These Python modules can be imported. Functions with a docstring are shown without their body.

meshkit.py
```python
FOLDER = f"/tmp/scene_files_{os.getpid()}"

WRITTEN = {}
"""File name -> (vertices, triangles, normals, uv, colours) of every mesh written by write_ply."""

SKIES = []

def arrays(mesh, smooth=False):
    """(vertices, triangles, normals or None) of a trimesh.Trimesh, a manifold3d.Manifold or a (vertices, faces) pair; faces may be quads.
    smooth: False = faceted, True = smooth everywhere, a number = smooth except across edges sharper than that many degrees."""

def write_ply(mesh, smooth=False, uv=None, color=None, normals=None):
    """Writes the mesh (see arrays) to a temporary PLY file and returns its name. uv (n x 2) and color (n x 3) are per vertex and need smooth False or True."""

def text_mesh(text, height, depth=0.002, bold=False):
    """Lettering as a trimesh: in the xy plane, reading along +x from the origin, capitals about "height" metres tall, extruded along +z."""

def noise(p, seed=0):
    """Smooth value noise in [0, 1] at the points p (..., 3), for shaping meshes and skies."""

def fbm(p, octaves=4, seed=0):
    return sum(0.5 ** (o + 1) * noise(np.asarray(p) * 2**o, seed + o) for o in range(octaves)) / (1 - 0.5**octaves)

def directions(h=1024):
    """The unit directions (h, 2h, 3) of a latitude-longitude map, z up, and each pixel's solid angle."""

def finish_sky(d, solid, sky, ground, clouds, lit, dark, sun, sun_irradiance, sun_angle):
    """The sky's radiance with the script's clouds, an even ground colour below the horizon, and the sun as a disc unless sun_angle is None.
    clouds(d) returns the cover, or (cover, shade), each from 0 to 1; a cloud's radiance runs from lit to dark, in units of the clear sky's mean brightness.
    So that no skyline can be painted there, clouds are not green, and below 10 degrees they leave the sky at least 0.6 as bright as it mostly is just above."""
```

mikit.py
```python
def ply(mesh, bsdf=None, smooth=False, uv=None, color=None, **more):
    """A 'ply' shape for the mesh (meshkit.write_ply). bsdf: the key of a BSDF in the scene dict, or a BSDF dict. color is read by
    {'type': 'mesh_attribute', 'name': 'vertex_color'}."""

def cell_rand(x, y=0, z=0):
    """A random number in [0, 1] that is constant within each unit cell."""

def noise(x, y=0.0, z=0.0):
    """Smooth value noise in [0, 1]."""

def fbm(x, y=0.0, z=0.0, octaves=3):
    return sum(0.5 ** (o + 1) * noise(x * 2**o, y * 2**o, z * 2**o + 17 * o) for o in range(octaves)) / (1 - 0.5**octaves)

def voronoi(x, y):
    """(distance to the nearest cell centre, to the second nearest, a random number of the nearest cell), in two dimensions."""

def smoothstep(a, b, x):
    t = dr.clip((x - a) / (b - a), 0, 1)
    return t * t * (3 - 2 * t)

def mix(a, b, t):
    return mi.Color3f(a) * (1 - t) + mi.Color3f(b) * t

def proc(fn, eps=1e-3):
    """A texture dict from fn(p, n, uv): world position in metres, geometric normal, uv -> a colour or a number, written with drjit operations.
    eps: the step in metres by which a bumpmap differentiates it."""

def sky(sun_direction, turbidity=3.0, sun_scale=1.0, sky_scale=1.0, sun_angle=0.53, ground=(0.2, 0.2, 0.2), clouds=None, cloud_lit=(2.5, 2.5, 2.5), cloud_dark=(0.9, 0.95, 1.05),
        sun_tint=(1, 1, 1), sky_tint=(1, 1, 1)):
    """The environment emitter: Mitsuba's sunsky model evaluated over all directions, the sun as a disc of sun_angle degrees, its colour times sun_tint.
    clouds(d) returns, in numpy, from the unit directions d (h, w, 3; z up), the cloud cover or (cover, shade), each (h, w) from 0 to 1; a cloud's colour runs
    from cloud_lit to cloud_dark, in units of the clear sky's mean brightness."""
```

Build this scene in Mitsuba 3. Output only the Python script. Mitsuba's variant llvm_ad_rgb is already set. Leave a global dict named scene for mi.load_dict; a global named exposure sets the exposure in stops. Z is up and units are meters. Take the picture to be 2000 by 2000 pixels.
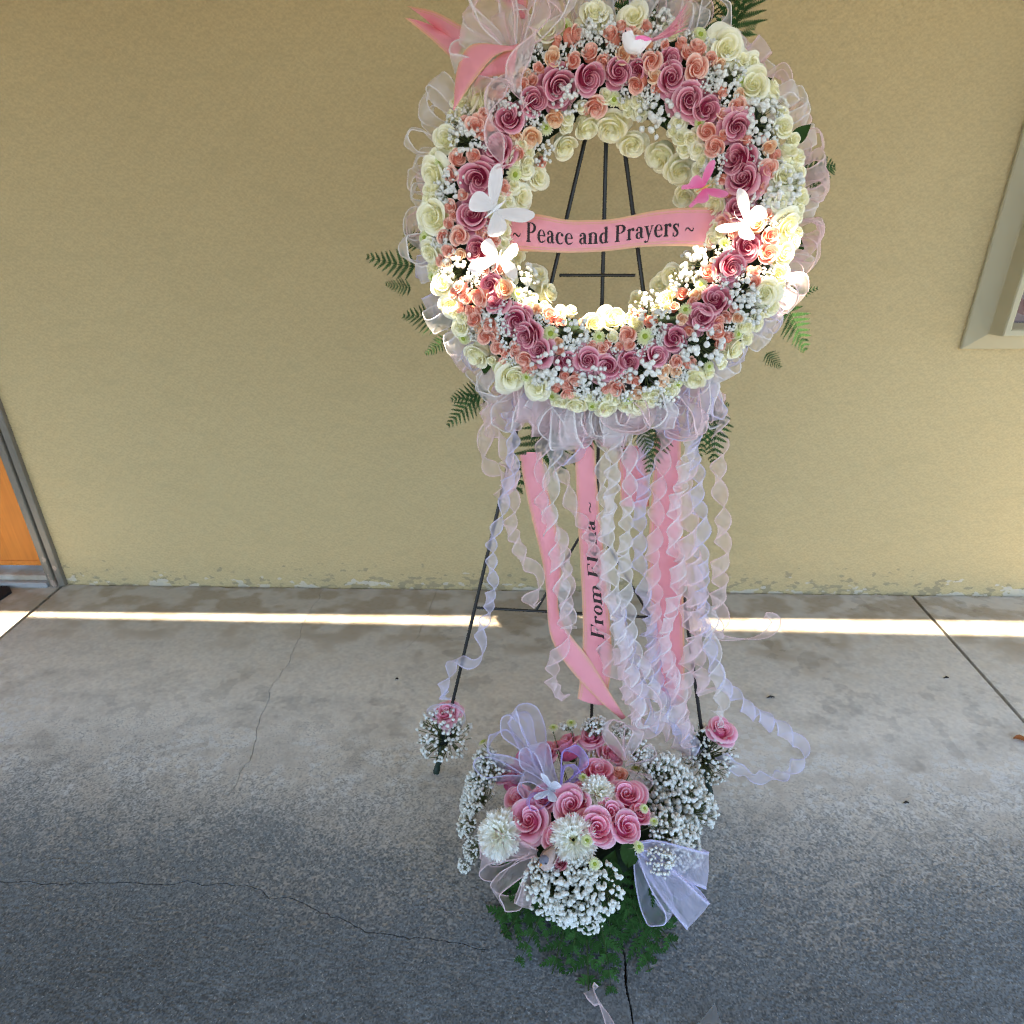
"""Funeral wreath of roses on a wire easel in front of a stucco wall, with a flower arrangement at its foot."""
import math
import numpy as np
import trimesh
import mitsuba as mi
import drjit as dr
import mikit
import meshkit
import manifold3d as m3
from shapely.geometry import Polygon, LineString, Point, box as sbox
from shapely import affinity, union_all
from scipy.interpolate import CubicSpline

T = mi.ScalarTransform4f
scene, labels = {}, {}
exposure = 4.14

# ------------------------------------------------------------------ camera, sky and sun
EYE = np.array([0.0, -2.3, 1.5])
FWD = np.array([-0.04081, 0.89458, -0.44504])
UPV = np.array([-0.00756, 0.44512, 0.89544])
scene['camera'] = {'type': 'perspective', 'fov': 75.18, 'fov_axis': 'x', 'near_clip': 0.05, 'far_clip': 500.0,
                   'to_world': T().look_at(origin=EYE.tolist(), target=(EYE + FWD).tolist(), up=UPV.tolist())}
SUN = np.array([-0.105, -1.0, 2.0])
scene['sky'] = mikit.sky(SUN.tolist(), turbidity=3, sky_tint=(1.05, 1.0, 0.93), sun_tint=(1.0, 0.98, 0.93))
labels['sky'] = {'kind': 'structure'}

# ------------------------------------------------------------------ helpers
rng = np.random.default_rng(7)
noise, fbm, smoothstep, mix, voronoi = mikit.noise, mikit.fbm, mikit.smoothstep, mikit.mix, mikit.voronoi


def numbered(key):
    if key not in scene and key not in labels:
        return key
    k = 1
    while f'{key}_{k:03d}' in scene or f'{key}_{k:03d}' in labels:
        k += 1
    return f'{key}_{k:03d}'


def thing(name, label, category, group=None):
    key = numbered(name)
    labels[key] = {'label': label, 'category': category}
    if group:
        labels[key]['group'] = group
    return key


def structure(name):
    labels[name] = {'kind': 'structure'}
    return name


def put(key, shape, to_world=None, label=None, kind=None):
    key = numbered(key)
    scene[key] = dict(shape) if to_world is None else {**shape, 'to_world': T(to_world)}
    if label or kind:
        labels[key] = {k: v for k, v in (('label', label), ('kind', kind)) if v}
    return key


def unit(v):
    v = np.asarray(v, float)
    return v / (np.linalg.norm(v, axis=-1, keepdims=True) + 1e-12)


def frame(origin, z, spin=0.0, scale=1.0, x=None):
    """A matrix whose local +z points along z."""
    z = unit(z)
    a = np.array([0, 0, 1.0]) if x is None else np.asarray(x, float)
    if abs(a @ z) > 0.97:
        a = np.array([0, 1.0, 0])
    X = unit(np.cross(a, z)) if x is None else unit(a - z * (a @ z))
    Y = np.cross(z, X)
    c, s = math.cos(spin), math.sin(spin)
    M = np.eye(4)
    sc = np.broadcast_to(scale, (3,))
    M[:3, 0], M[:3, 1], M[:3, 2] = (X * c + Y * s) * sc[0], (Y * c - X * s) * sc[1], z * sc[2]
    M[:3, 3] = origin
    return M


def grid_faces(rows, cols, closed=False):
    i, j = np.meshgrid(np.arange(rows - 1), np.arange(cols if closed else cols - 1), indexing='ij')
    a, b = i * cols + j, i * cols + (j + 1) % cols
    return np.stack([a, b, b + cols, a + cols], -1).reshape(-1, 4)


class Mesh:
    """Collects grids and shapes of one object with colours and uv."""

    def __init__(self):
        self.v, self.f, self.c, self.uv, self.n = [], [], [], [], 0

    def add(self, v, f, c=(1, 1, 1), uv=None):
        v, f = np.asarray(v, float), np.asarray(f, int)
        if f.shape[1] == 4:
            f = np.vstack([f[:, [0, 1, 2]], f[:, [0, 2, 3]]])
        self.v.append(v)
        self.f.append(f + self.n)
        self.c.append(np.broadcast_to(np.asarray(c, float), v.shape))
        self.uv.append(np.zeros((len(v), 2)) if uv is None else uv)
        self.n += len(v)
        return self

    def shape(self, mesh, c=(1, 1, 1), M=None):
        v = np.array(mesh.vertices)
        if M is not None:
            v = v @ M[:3, :3].T + M[:3, 3]
        return self.add(v, mesh.faces, c)

    def tube(self, pts, radii, sides=6, c=(1, 1, 1), caps=True):
        p = np.asarray(pts, float)
        t = unit(np.gradient(p, axis=0))
        a = unit(np.cross(t, [0.31, 0.22, 0.93]))
        b = np.cross(t, a)
        ang = np.arange(sides) * 2 * np.pi / sides
        r = np.broadcast_to(radii, (len(p),))[:, None, None]
        v = (p[:, None] + r * (np.cos(ang)[None, :, None] * a[:, None] + np.sin(ang)[None, :, None] * b[:, None])).reshape(-1, 3)
        self.add(v, grid_faces(len(p), sides, True), c)
        if caps:
            for k, rev in ((0, True), (len(p) - 1, False)):
                ring = v[k * sides:(k + 1) * sides]
                f = [[0, i, i + 1] if not rev else [0, i + 1, i] for i in range(1, sides - 1)]
                self.add(ring, f, c)
        return self

    def ply(self, bsdf, smooth=True, color=True, uv=False):
        v, f = np.vstack(self.v), np.vstack(self.f)
        return mikit.ply((v, f), bsdf, smooth=smooth, color=np.vstack(self.c) if color else None, uv=np.vstack(self.uv) if uv else None)

    def tri(self):
        return trimesh.Trimesh(np.vstack(self.v), np.vstack(self.f), process=False)


def bevel_box(lo, hi, b=0.003):
    lo, hi = np.asarray(lo, float), np.asarray(hi, float)
    pts = []
    for c in np.ndindex(2, 2, 2):
        p = np.where(np.array(c) == 1, hi, lo)
        s = np.where(np.array(c) == 1, -1, 1)
        for k in range(3):
            q = p.copy()
            for j in range(3):
                if j != k:
                    q[j] += s[j] * b
            pts.append(q)
    return trimesh.convex.convex_hull(np.array(pts))


def hull_chain(nodes, bones, edge=0.004, smooth_steps=12):
    """One continuous body from spheres (x, y, z, r) joined by hulls."""
    total = m3.Manifold()
    ball = lambda q: m3.Manifold.sphere(q[3], 20).translate(list(map(float, q[:3])))  # noqa: E731
    for a, b in bones:
        total = total + m3.Manifold.batch_hull([ball(nodes[a]), ball(nodes[b])])
    m = total.refine_to_length(edge).to_mesh()
    t = trimesh.Trimesh(m.vert_properties[:, :3], m.tri_verts)
    trimesh.smoothing.filter_taubin(t, iterations=smooth_steps)
    return t


# ------------------------------------------------------------------ materials
def rgb(*c):
    return {'type': 'rgb', 'value': list(c)}


def plain(name, c, rough=0.6, spec=0.4, **more):
    scene[name] = {'type': 'twosided', 'bsdf': {'type': 'principled', 'base_color': c if isinstance(c, dict) else rgb(*c), 'roughness': rough, 'specular': spec, **more}}
    return name


VC = {'type': 'mesh_attribute', 'name': 'vertex_color'}
scene['petal_mat'] = {'type': 'principledthin', 'base_color': VC, 'roughness': 0.55, 'diff_trans': 0.36, 'eta': 1.35, 'sheen': 0.3}
scene['leaf_mat'] = {'type': 'principledthin', 'base_color': VC, 'roughness': 0.42, 'diff_trans': 0.35, 'eta': 1.4}
plain('colour_mat', VC, 0.6, 0.3)
plain('gloss_mat', VC, 0.35, 0.5)
plain('wire_mat', (0.012, 0.013, 0.012), 0.4, 0.5)
plain('foam_mat', (0.02, 0.035, 0.018), 0.9, 0.2)


def organza(name, c, body=0.40):
    def weave(p, n, uv):
        e = dr.abs(uv.x - 0.5) * 2
        return dr.clip(dr.select(e > 0.86, 0.94, body + 0.22 * (noise(uv.x * 5, uv.y * 7, 3.0) - 0.5)), 0.05, 1.0)
    scene[name] = {'type': 'mask', 'opacity': mikit.proc(weave),
                   'bsdf': {'type': 'principledthin', 'base_color': rgb(*c), 'roughness': 0.4, 'diff_trans': 0.9, 'eta': 1.45, 'sheen': 0.6}}
    return name


organza('white_organza', (0.92, 0.90, 0.90), 0.33)
organza('pink_organza', (0.91, 0.76, 0.77), 0.33)
organza('lavender_organza', (0.78, 0.76, 0.92), 0.34)
organza('violet_organza', (0.55, 0.46, 0.86), 0.48)


def satin_colour(p, n, uv):
    e = dr.abs(uv.x - 0.5) * 2
    fine = 0.06 * (noise(uv.x * 90, uv.y * 260) - 0.5)
    pink = mi.Color3f(0.74, 0.28, 0.31) * (1 + fine)
    gold = mi.Color3f(0.66, 0.36, 0.20) * (1 + fine)
    stripe = dr.select((e > 0.87) | ((e > 0.74) & (e < 0.79)), 1.0, 0.0)
    return mix(pink, gold, stripe)


scene['satin_mat'] = {'type': 'twosided', 'bsdf': {'type': 'principled', 'base_color': mikit.proc(satin_colour), 'roughness': 0.42, 'specular': 0.45, 'sheen': 0.5, 'anisotropic': 0.3}}
plain('ink_mat', (0.025, 0.012, 0.012), 0.5, 0.3)


def stucco_colour(p, n, uv):
    a = fbm(p.x * 1.7, p.y * 1.7, p.z * 1.7, octaves=3)
    b = fbm(p.x * 170, p.y * 170, p.z * 170, octaves=2)
    c = mi.Color3f(0.485, 0.380, 0.194) * (0.96 + 0.08 * a) * (0.88 + 0.24 * b)
    scuff = smoothstep(0.62, 0.72, fbm(p.x * 9, p.z * 24, 5.0, octaves=3)) * 0.16
    c = mix(c, mi.Color3f(0.40, 0.325, 0.165), scuff)
    # mud splashes and flaked paint at the foot of the wall
    foot = fbm(p.x * 34, p.z * 60, 8.0, octaves=3)
    c = mix(c, mi.Color3f(0.24, 0.20, 0.13), 0.6 * smoothstep(0.50, 0.62, foot - 2.2 * p.z))
    return mix(c, mi.Color3f(0.56, 0.51, 0.40), 0.7 * smoothstep(0.56, 0.60, fbm(p.x * 21, p.z * 40, 15.0, octaves=3) - 3.5 * p.z))


def stucco_height(p, n, uv):
    h = fbm(p.x * 150, p.y * 150, p.z * 150, octaves=2)
    lump = fbm(p.x * 75, p.y * 75, p.z * 85, octaves=2)
    return 0.0026 * smoothstep(0.3, 0.8, h) + 0.0026 * lump


scene['stucco_mat'] = {'type': 'twosided', 'bsdf': {'type': 'bumpmap', 'texture': mikit.proc(stucco_height, eps=0.0012), 'scale': 1.0,
                       'bsdf': {'type': 'principled', 'base_color': mikit.proc(stucco_colour), 'roughness': 0.85, 'specular': 0.2}}}


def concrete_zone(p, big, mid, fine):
    """0 = pale concrete by the wall, 1 = darker grainy surface farther out; a grainy fade between them."""
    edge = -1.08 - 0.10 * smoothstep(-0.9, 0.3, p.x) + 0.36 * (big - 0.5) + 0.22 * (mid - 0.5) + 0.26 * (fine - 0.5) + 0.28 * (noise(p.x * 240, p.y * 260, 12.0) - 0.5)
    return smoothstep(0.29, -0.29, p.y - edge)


def concrete_colour(p, n, uv):
    big = fbm(p.x * 2.1, p.y * 2.6, 2.0, octaves=3)
    mid = fbm(p.x * 13, p.y * 18, 7.0, octaves=3)
    fine = fbm(p.x * 90, p.y * 110, 3.0, octaves=2)
    grain = noise(p.x * 330, p.y * 330, 8.0)
    clean = mix(mi.Color3f(0.50, 0.465, 0.40), mi.Color3f(0.64, 0.625, 0.575), big) * (0.78 + 0.44 * mid) * (0.86 + 0.28 * fine)
    # dark brown stains in blotches near the wall, warm wall bounce painted into their colour
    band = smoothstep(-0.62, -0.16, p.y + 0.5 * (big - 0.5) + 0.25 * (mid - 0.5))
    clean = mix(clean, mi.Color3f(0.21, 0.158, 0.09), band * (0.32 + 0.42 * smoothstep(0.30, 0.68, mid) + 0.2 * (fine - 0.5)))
    spots = smoothstep(0.56, 0.68, fbm(p.x * 23, p.y * 27, 21.0, octaves=3)) * smoothstep(0.45, 0.62, big)
    clean = mix(clean, clean * 0.84, spots)
    # pale scaly lime flakes where the dark zone begins
    wob = 0.35 * mid
    d1, d2, r = voronoi(p.x * 52 + wob, p.y * 62 + wob)
    scales = smoothstep(0.30, 0.04, dr.abs(p.y + 0.92 + 0.5 * (big - 0.5))) * smoothstep(0.36, 0.56, mid)
    flake = smoothstep(0.02, 0.14, d2 - d1) * smoothstep(0.25, 0.6, r)
    clean = mix(clean, mi.Color3f(0.66, 0.68, 0.67), 0.7 * scales * flake)
    # dark zone: sand grains and pale mica specks
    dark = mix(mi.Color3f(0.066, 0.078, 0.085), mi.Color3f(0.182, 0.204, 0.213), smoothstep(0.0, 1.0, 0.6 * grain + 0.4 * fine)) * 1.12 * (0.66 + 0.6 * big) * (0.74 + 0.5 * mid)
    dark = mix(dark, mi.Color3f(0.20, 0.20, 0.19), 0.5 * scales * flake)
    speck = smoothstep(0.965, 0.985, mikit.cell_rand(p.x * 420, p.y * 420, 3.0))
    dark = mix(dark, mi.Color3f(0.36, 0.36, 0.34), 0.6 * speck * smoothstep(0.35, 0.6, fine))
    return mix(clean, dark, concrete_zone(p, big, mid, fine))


def concrete_height(p, n, uv):
    z = smoothstep(-0.95, -1.2, p.y)
    return 0.0012 * noise(p.x * 90, p.y * 90, 2.0) * (1 - z) + (0.4 + z) * 0.0019 * fbm(p.x * 190, p.y * 190, 2.0, octaves=2)


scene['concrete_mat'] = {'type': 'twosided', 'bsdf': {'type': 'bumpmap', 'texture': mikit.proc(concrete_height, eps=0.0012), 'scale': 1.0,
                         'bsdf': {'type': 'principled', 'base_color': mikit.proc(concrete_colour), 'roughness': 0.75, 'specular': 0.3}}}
plain('dirt_mat', (0.035, 0.030, 0.024), 0.95, 0.1)
plain('asphalt_mat', (0.12, 0.118, 0.112), 0.9, 0.2)
plain('soffit_mat', (0.55, 0.50, 0.40), 0.8, 0.2)


def wood_colour(p, n, uv):
    g = fbm(p.x * 42, p.y * 42, p.z * 2.2, octaves=3)
    s = noise(p.x * 260, p.y * 200, p.z * 9)
    return mix(mi.Color3f(0.50, 0.155, 0.024), mi.Color3f(0.62, 0.215, 0.036), g) * (0.93 + 0.14 * s)


scene['wood_mat'] = {'type': 'twosided', 'bsdf': {'type': 'principled', 'base_color': mikit.proc(wood_colour), 'roughness': 0.5, 'specular': 0.25}}


def painted_metal(p, n, uv):
    chip = smoothstep(0.66, 0.70, fbm(p.x * 40, p.y * 40, p.z * 22, octaves=3)) * smoothstep(0.30, 0.05, p.z)
    return mix(mi.Color3f(0.15, 0.135, 0.105) * (0.9 + 0.2 * fbm(p.x * 12, p.y * 12, p.z * 5)), mi.Color3f(0.33, 0.25, 0.19), chip)


scene['frame_mat'] = {'type': 'twosided', 'bsdf': {'type': 'principled', 'base_color': mikit.proc(painted_metal), 'roughness': 0.38, 'specular': 0.5}}
plain('moulding_mat', (0.40, 0.36, 0.23), 0.55, 0.3)
plain('steel_mat', (0.30, 0.30, 0.29), 0.45, 0.5)
plain('rubber_mat', (0.012, 0.012, 0.013), 0.75, 0.2)
plain('tape_mat', (0.012, 0.028, 0.020), 0.45, 0.4)
scene['glass_mat'] = {'type': 'thindielectric', 'int_ior': 1.5}
scene['film_mat'] = {'type': 'mask', 'opacity': 0.28, 'bsdf': {'type': 'principledthin', 'base_color': rgb(0.75, 0.78, 0.80), 'roughness': 0.12, 'diff_trans': 1.2, 'eta': 1.6}}

# ---- positions of the flowers in the plane of the wreath (right, up, radius in metres) and of the loose ribbons
LAVENDER = [(np.float64(-0.107),np.float64(0.225),np.float64(0.0349)),(np.float64(-0.053),np.float64(0.24),np.float64(0.0288)),(np.float64(0.005),np.float64(0.249),np.float64(0.0267)),(np.float64(0.038),np.float64(0.252),np.float64(0.0209)),(np.float64(0.103),np.float64(0.236),np.float64(0.0284)),(np.float64(0.139),np.float64(0.201),np.float64(0.0305)),(np.float64(0.17),np.float64(0.183),np.float64(0.0286)),(np.float64(0.227),np.float64(0.152),np.float64(0.0248)),(np.float64(0.234),np.float64(0.099),np.float64(0.0309)),(np.float64(0.25),np.float64(0.065),np.float64(0.0311)),(np.float64(0.245),np.float64(0.014),np.float64(0.0296)),(np.float64(0.269),np.float64(-0.057),np.float64(0.0268)),(np.float64(0.24),np.float64(-0.094),np.float64(0.0282)),(np.float64(0.218),np.float64(-0.155),np.float64(0.0326)),(np.float64(0.194),np.float64(-0.188),np.float64(0.0288)),(np.float64(0.142),np.float64(-0.23),np.float64(0.0291)),(np.float64(0.108),np.float64(-0.264),np.float64(0.0231)),(np.float64(0.053),np.float64(-0.277),np.float64(0.0264)),(np.float64(0.012),np.float64(-0.288),np.float64(0.0297)),(np.float64(-0.031),np.float64(-0.276),np.float64(0.0266)),(np.float64(-0.075),np.float64(-0.278),np.float64(0.0235)),(np.float64(-0.131),np.float64(-0.257),np.float64(0.0256)),(np.float64(-0.179),np.float64(-0.198),np.float64(0.0297)),(np.float64(-0.155),np.float64(-0.229),np.float64(0.0298)),(np.float64(-0.222),np.float64(-0.161),np.float64(0.0232)),(np.float64(-0.263),np.float64(-0.06),np.float64(0.029)),(np.float64(-0.272),np.float64(0.004),np.float64(0.0328)),(np.float64(-0.235),np.float64(-0.127),np.float64(0.0231)),(np.float64(-0.259),np.float64(0.068),np.float64(0.0344)),(np.float64(-0.222),np.float64(0.124),np.float64(0.0329)),(np.float64(-0.2),np.float64(0.176),np.float64(0.0275)),(np.float64(-0.152),np.float64(0.204),np.float64(0.0273)),(np.float64(0.101),np.float64(0.264),np.float64(0.0225))]
PEACH = [(np.float64(-0.117),np.float64(0.273),np.float64(0.0162)),(np.float64(-0.08),np.float64(0.268),np.float64(0.0172)),(np.float64(-0.049),np.float64(0.279),np.float64(0.0152)),(np.float64(-0.024),np.float64(0.266),np.float64(0.0143)),(np.float64(-0.079),np.float64(0.307),np.float64(0.0189)),(np.float64(-0.01),np.float64(0.304),np.float64(0.0188)),(np.float64(0.012),np.float64(0.275),np.float64(0.0151)),(np.float64(0.065),np.float64(0.264),np.float64(0.017)),(np.float64(0.041),np.float64(0.23),np.float64(0.0211)),(np.float64(0.077),np.float64(0.222),np.float64(0.0124)),(np.float64(-0.035),np.float64(0.2),np.float64(0.0197)),(np.float64(-0.143),np.float64(0.256),np.float64(0.0134)),(np.float64(-0.112),np.float64(0.18),np.float64(0.0168)),(np.float64(0.145),np.float64(0.249),np.float64(0.0188)),(np.float64(0.145),np.float64(0.279),np.float64(0.0149)),(np.float64(0.171),np.float64(0.263),np.float64(0.0122)),(np.float64(0.129),np.float64(0.276),np.float64(0.0112)),(np.float64(0.196),np.float64(0.211),np.float64(0.0132)),(np.float64(0.228),np.float64(0.204),np.float64(0.0113)),(np.float64(0.225),np.float64(0.186),np.float64(0.0142)),(np.float64(0.244),np.float64(0.186),np.float64(0.0094)),(np.float64(0.177),np.float64(0.148),np.float64(0.0213)),(np.float64(0.206),np.float64(0.14),np.float64(0.0106)),(np.float64(0.193),np.float64(0.122),np.float64(0.0185)),(np.float64(0.289),np.float64(0.117),np.float64(0.0134)),(np.float64(0.303),np.float64(0.104),np.float64(0.0115)),(np.float64(0.293),np.float64(0.079),np.float64(0.0173)),(np.float64(0.284),np.float64(0.048),np.float64(0.0145)),(np.float64(0.228),np.float64(-0.011),np.float64(0.0179)),(np.float64(0.297),np.float64(0.0),np.float64(0.0137)),(np.float64(0.283),np.float64(-0.019),np.float64(0.0157)),(np.float64(0.309),np.float64(-0.069),np.float64(0.0199)),(np.float64(0.203),np.float64(-0.104),np.float64(0.0204)),(np.float64(0.286),np.float64(-0.1),np.float64(0.014)),(np.float64(0.29),np.float64(-0.119),np.float64(0.0121)),(np.float64(0.209),np.float64(-0.082),np.float64(0.0101)),(np.float64(0.263),np.float64(-0.187),np.float64(0.0153)),(np.float64(0.226),np.float64(-0.216),np.float64(0.0175)),(np.float64(0.16),np.float64(-0.142),np.float64(0.0176)),(np.float64(0.143),np.float64(-0.168),np.float64(0.0125)),(np.float64(0.097),np.float64(-0.199),np.float64(0.0147)),(np.float64(0.15),np.float64(-0.276),np.float64(0.0137)),(np.float64(0.123),np.float64(-0.292),np.float64(0.0148)),(np.float64(0.177),np.float64(-0.279),np.float64(0.0137)),(np.float64(0.05),np.float64(-0.224),np.float64(0.0169)),(np.float64(0.061),np.float64(-0.179),np.float64(0.0107)),(np.float64(0.01),np.float64(-0.242),np.float64(0.0106)),(np.float64(0.033),np.float64(-0.248),np.float64(0.0095)),(np.float64(-0.042),np.float64(-0.198),np.float64(0.0128)),(np.float64(-0.114),np.float64(-0.188),np.float64(0.0192)),(np.float64(-0.053),np.float64(-0.314),np.float64(0.014)),(np.float64(-0.068),np.float64(-0.343),np.float64(0.0163)),(np.float64(0.032),np.float64(-0.33),np.float64(0.0183)),(np.float64(0.071),np.float64(-0.316),np.float64(0.0139)),(np.float64(0.074),np.float64(-0.342),np.float64(0.0151)),(np.float64(-0.078),np.float64(-0.308),np.float64(0.0129)),(np.float64(-0.09),np.float64(-0.199),np.float64(0.0128)),(np.float64(-0.285),np.float64(-0.153),np.float64(0.017)),(np.float64(-0.255),np.float64(-0.148),np.float64(0.02)),(np.float64(-0.295),np.float64(-0.132),np.float64(0.0148)),(np.float64(-0.207),np.float64(-0.136),np.float64(0.0211)),(np.float64(-0.268),np.float64(-0.196),np.float64(0.016)),(np.float64(-0.237),np.float64(-0.206),np.float64(0.016)),(np.float64(-0.247),np.float64(-0.23),np.float64(0.0172)),(np.float64(-0.219),np.float64(-0.252),np.float64(0.0162)),(np.float64(-0.164),np.float64(-0.273),np.float64(0.0161)),(np.float64(-0.141),np.float64(-0.175),np.float64(0.0127)),(np.float64(-0.316),np.float64(0.02),np.float64(0.0133)),(np.float64(-0.297),np.float64(-0.035),np.float64(0.0176)),(np.float64(-0.32),np.float64(-0.064),np.float64(0.0188)),(np.float64(-0.234),np.float64(-0.039),np.float64(0.0166)),(np.float64(-0.21),np.float64(0.055),np.float64(0.0133)),(np.float64(-0.205),np.float64(-0.1),np.float64(0.0116)),(np.float64(-0.3),np.float64(0.108),np.float64(0.0161)),(np.float64(-0.267),np.float64(0.112),np.float64(0.014)),(np.float64(-0.311),np.float64(0.079),np.float64(0.0142)),(np.float64(-0.263),np.float64(0.163),np.float64(0.0178)),(np.float64(-0.182),np.float64(0.119),np.float64(0.0131)),(np.float64(-0.158),np.float64(0.149),np.float64(0.018)),(np.float64(-0.139),np.float64(0.111),np.float64(0.0124)),(np.float64(-0.21),np.float64(0.219),np.float64(0.0136)),(np.float64(-0.174),np.float64(0.231),np.float64(0.0126)),(np.float64(0.079),np.float64(-0.179),np.float64(0.0117))]
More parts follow.
